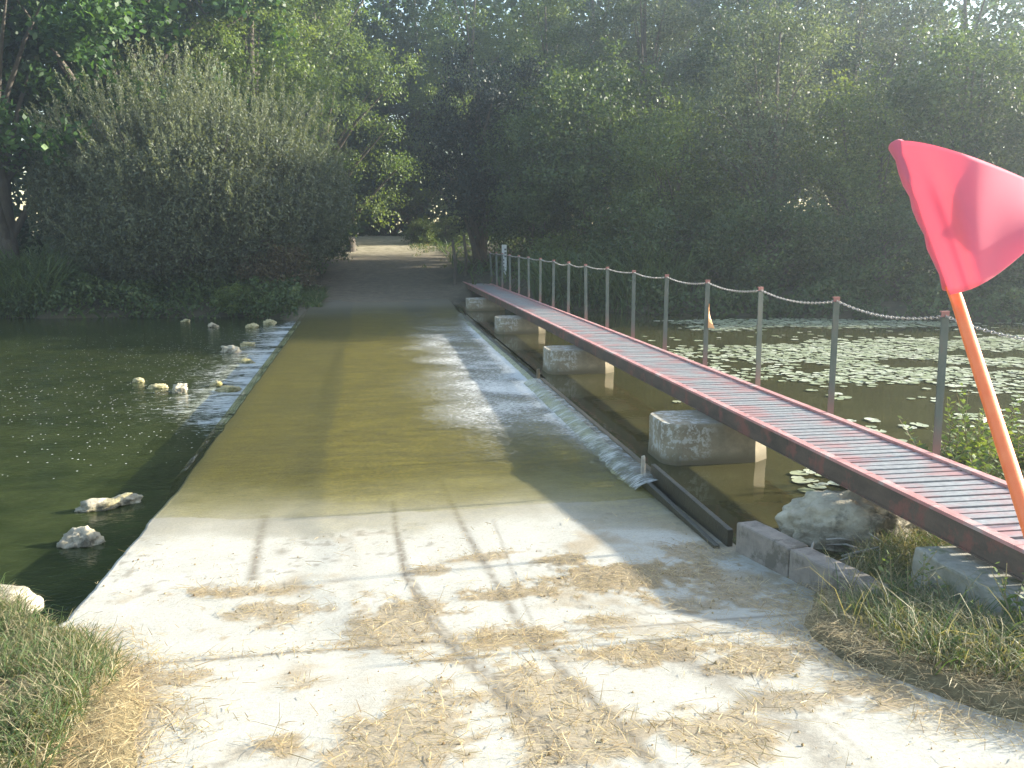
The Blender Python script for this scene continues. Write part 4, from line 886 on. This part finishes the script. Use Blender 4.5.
# driftwood beside the boulder
dw = MB()
for q in range(16):
    b = Vector((2.42+random.uniform(-.1, .5), 4.22+random.uniform(-.12, .15), .03+random.uniform(0, .06))); d = Vector((random.uniform(-1, 1), random.uniform(-.5, .5), random.uniform(-.05, .25))).normalized()*random.uniform(.12, .4); dw.tube([b-d*.5, b+Vector((0, 0, random.uniform(-.01, .03))), b+d*.5], [.007, .006, .003], 6)
o = dw.build('driftwood', M['drift'], smooth=True); tag(o, 'tangle of dead twigs between boulder and kerb', 'driftwood', kind='stuff')
dw = MB(); b = Vector((-2.5, 24.0, float(terrain(-2.5, 24.0))+.1)); dw.tube([b, b+Vector((.5, .2, .3)), b+Vector((1.0, .3, .22)), b+Vector((1.05, .3, -.2))], [.02, .018, .015, .01], 6)
o = dw.build('dead_branch', M['drift'], smooth=True); tag(o, 'bent dead branch on the bank between bramble and track', 'branch')

# ------------------------------------------------------------------ lily pads
def pad_geo(r_, seed):
    g_ = np.random.default_rng(seed); n = 14; V = [(0, 0, .001)]
    for i in range(n):
        a = .25+(2*math.pi-.5)*i/(n-1); q = r_*(1+.06*math.sin(3*a+seed)); V.append((q*math.cos(a), q*math.sin(a)*.92, .001+.004*g_.random()))
    return np.array(V), [(0, i, i+1) for i in range(1, n)]
def pads():
    r_ = np.random.default_rng(33); n = 80000; X_ = r_.uniform(2.4, 19, n); Y_ = r_.uniform(4.8, 17.4, n)
    nz = fbm(X_*.6, Y_, 5, .9, 4)
    dense = sm(8.9, 9.8, Y_)*(1-sm(13.2, 13.8, Y_))*sm(4.6, 6.2, X_)*.95*sm(.34, .48, nz)*(.35+.65*sm(9.6, 10.8, Y_))
    mid = sm(6.6, 7.4, Y_)*(1-sm(12.8, 13.6, Y_))*sm(3.45, 4.0, X_)*.22*sm(.40, .58, nz)
    far = sm(15.0, 15.4, Y_)*(1-sm(16.8, 17.2, Y_))*sm(5.5, 6.5, X_)*.9*sm(.36, .5, nz)*(Y_ < ybank(X_)-.2)
    p_a = .5*np.exp(-((X_-3.45)/.28)**2-((Y_-5.75)/.22)**2)*3+.35*np.exp(-((X_-3.05)/.25)**2-((Y_-8.3)/.7)**2)*sm(.45,.6,nz)
    d = np.clip(dense+mid+far+p_a, 0, 1); d = np.where((Y_ > 13.7) & (Y_ < 14.9), .01, d)
    k_ = (r_.random(n) < d) & (X_ > 3.2+.0*Y_) | ((r_.random(n) < p_a) & (X_ > 2.9)); X_, Y_ = X_[k_], Y_[k_]
    pier_ok = ~((X_ < 3.15) & (np.abs((Y_-6.6)) < .4)); X_, Y_ = X_[pier_ok], Y_[pier_ok]
    # thin out overlaps
    o_ = np.argsort(np.hypot(X_, Y_)); X_, Y_ = X_[o_], Y_[o_]; kx = []; cell = {}
    rad = r_.uniform(.035, .075, len(X_))
    for i in range(len(X_)):
        c = (int(X_[i]/.2), int(Y_[i]/.2)); okk = True
        for a in (-1, 0, 1):
            for b in (-1, 0, 1):
                for j in cell.get((c[0]+a, c[1]+b), []):
                    if (X_[i]-X_[j])**2+(Y_[i]-Y_[j])**2 < ((rad[i]+rad[j])*.62)**2: okk = False
        if okk: kx.append(i); cell.setdefault(c, []).append(i)
    ms = []
    for q in range(5):
        V, F = pad_geo(.068, q); me = bpy.data.meshes.new('lily_pad'); me.from_pydata([tuple(v) for v in V], [], F); me.materials.append(M['pad']); ms.append(me)
    near = kx[:300]; rest = kx[300:]
    for i in near:
        o = obj('lily_pad', ms[i % 5], None, None, (X_[i], Y_[i], .003+.003*(i % 4))); s = rad[i]/.068; o.scale = (s, s, 1); o.rotation_euler = (0, 0, r_.uniform(0, 6.28)); tag(o, 'small round lily pad floating on the pond behind the footbridge', 'lily pad', 'lily pads on the pond')
    Vs, Fs, vs = [], [], []; nb = 0
    for i in rest:
        V, F = pad_geo(rad[i], i % 7); a = r_.uniform(0, 6.28); c, s = math.cos(a), math.sin(a); V = np.stack([V[:,0]*c-V[:,1]*s+X_[i], V[:,0]*s+V[:,1]*c+Y_[i], V[:,2]+.003+.003*(i % 4)], 1); Vs.append(V); Fs.append(np.array(F)+nb); vs.append(np.full(len(V), r_.random())); nb += len(V)
    o = obj('lily_carpet', np_mesh('lily_carpet', np.concatenate(Vs), [np.concatenate(Fs)], {'var': np.concatenate(vs)}), M['pad']); tag(o, 'carpet of pale lily pads on the farther pond', 'lily pads', kind='stuff')
    print('pads', len(near), len(rest))
pads()

# ------------------------------------------------------------------ air: volume added to veil the trees with sun glare
hz = MB(); hz.box(-74, 74, -32, 76, -2.2, 20.5); me = hz.mesh('glare_haze'); hm = bpy.data.materials.new('glare_haze'); hm.use_nodes = True; nt = hm.node_tree; nt.nodes.clear()
o_ = nt.nodes.new('ShaderNodeOutputMaterial'); v_ = nt.nodes.new('ShaderNodeVolumePrincipled'); v_.inputs['Color'].default_value = (.74,.87,1.0,1); v_.inputs['Density'].default_value = GLARE_HAZE; v_.inputs['Anisotropy'].default_value = .72
nt.links.new(v_.outputs[0], o_.inputs['Volume'])
if GLARE_HAZE > 0: tag(obj('glare_haze', me, hm), kind='stuff')
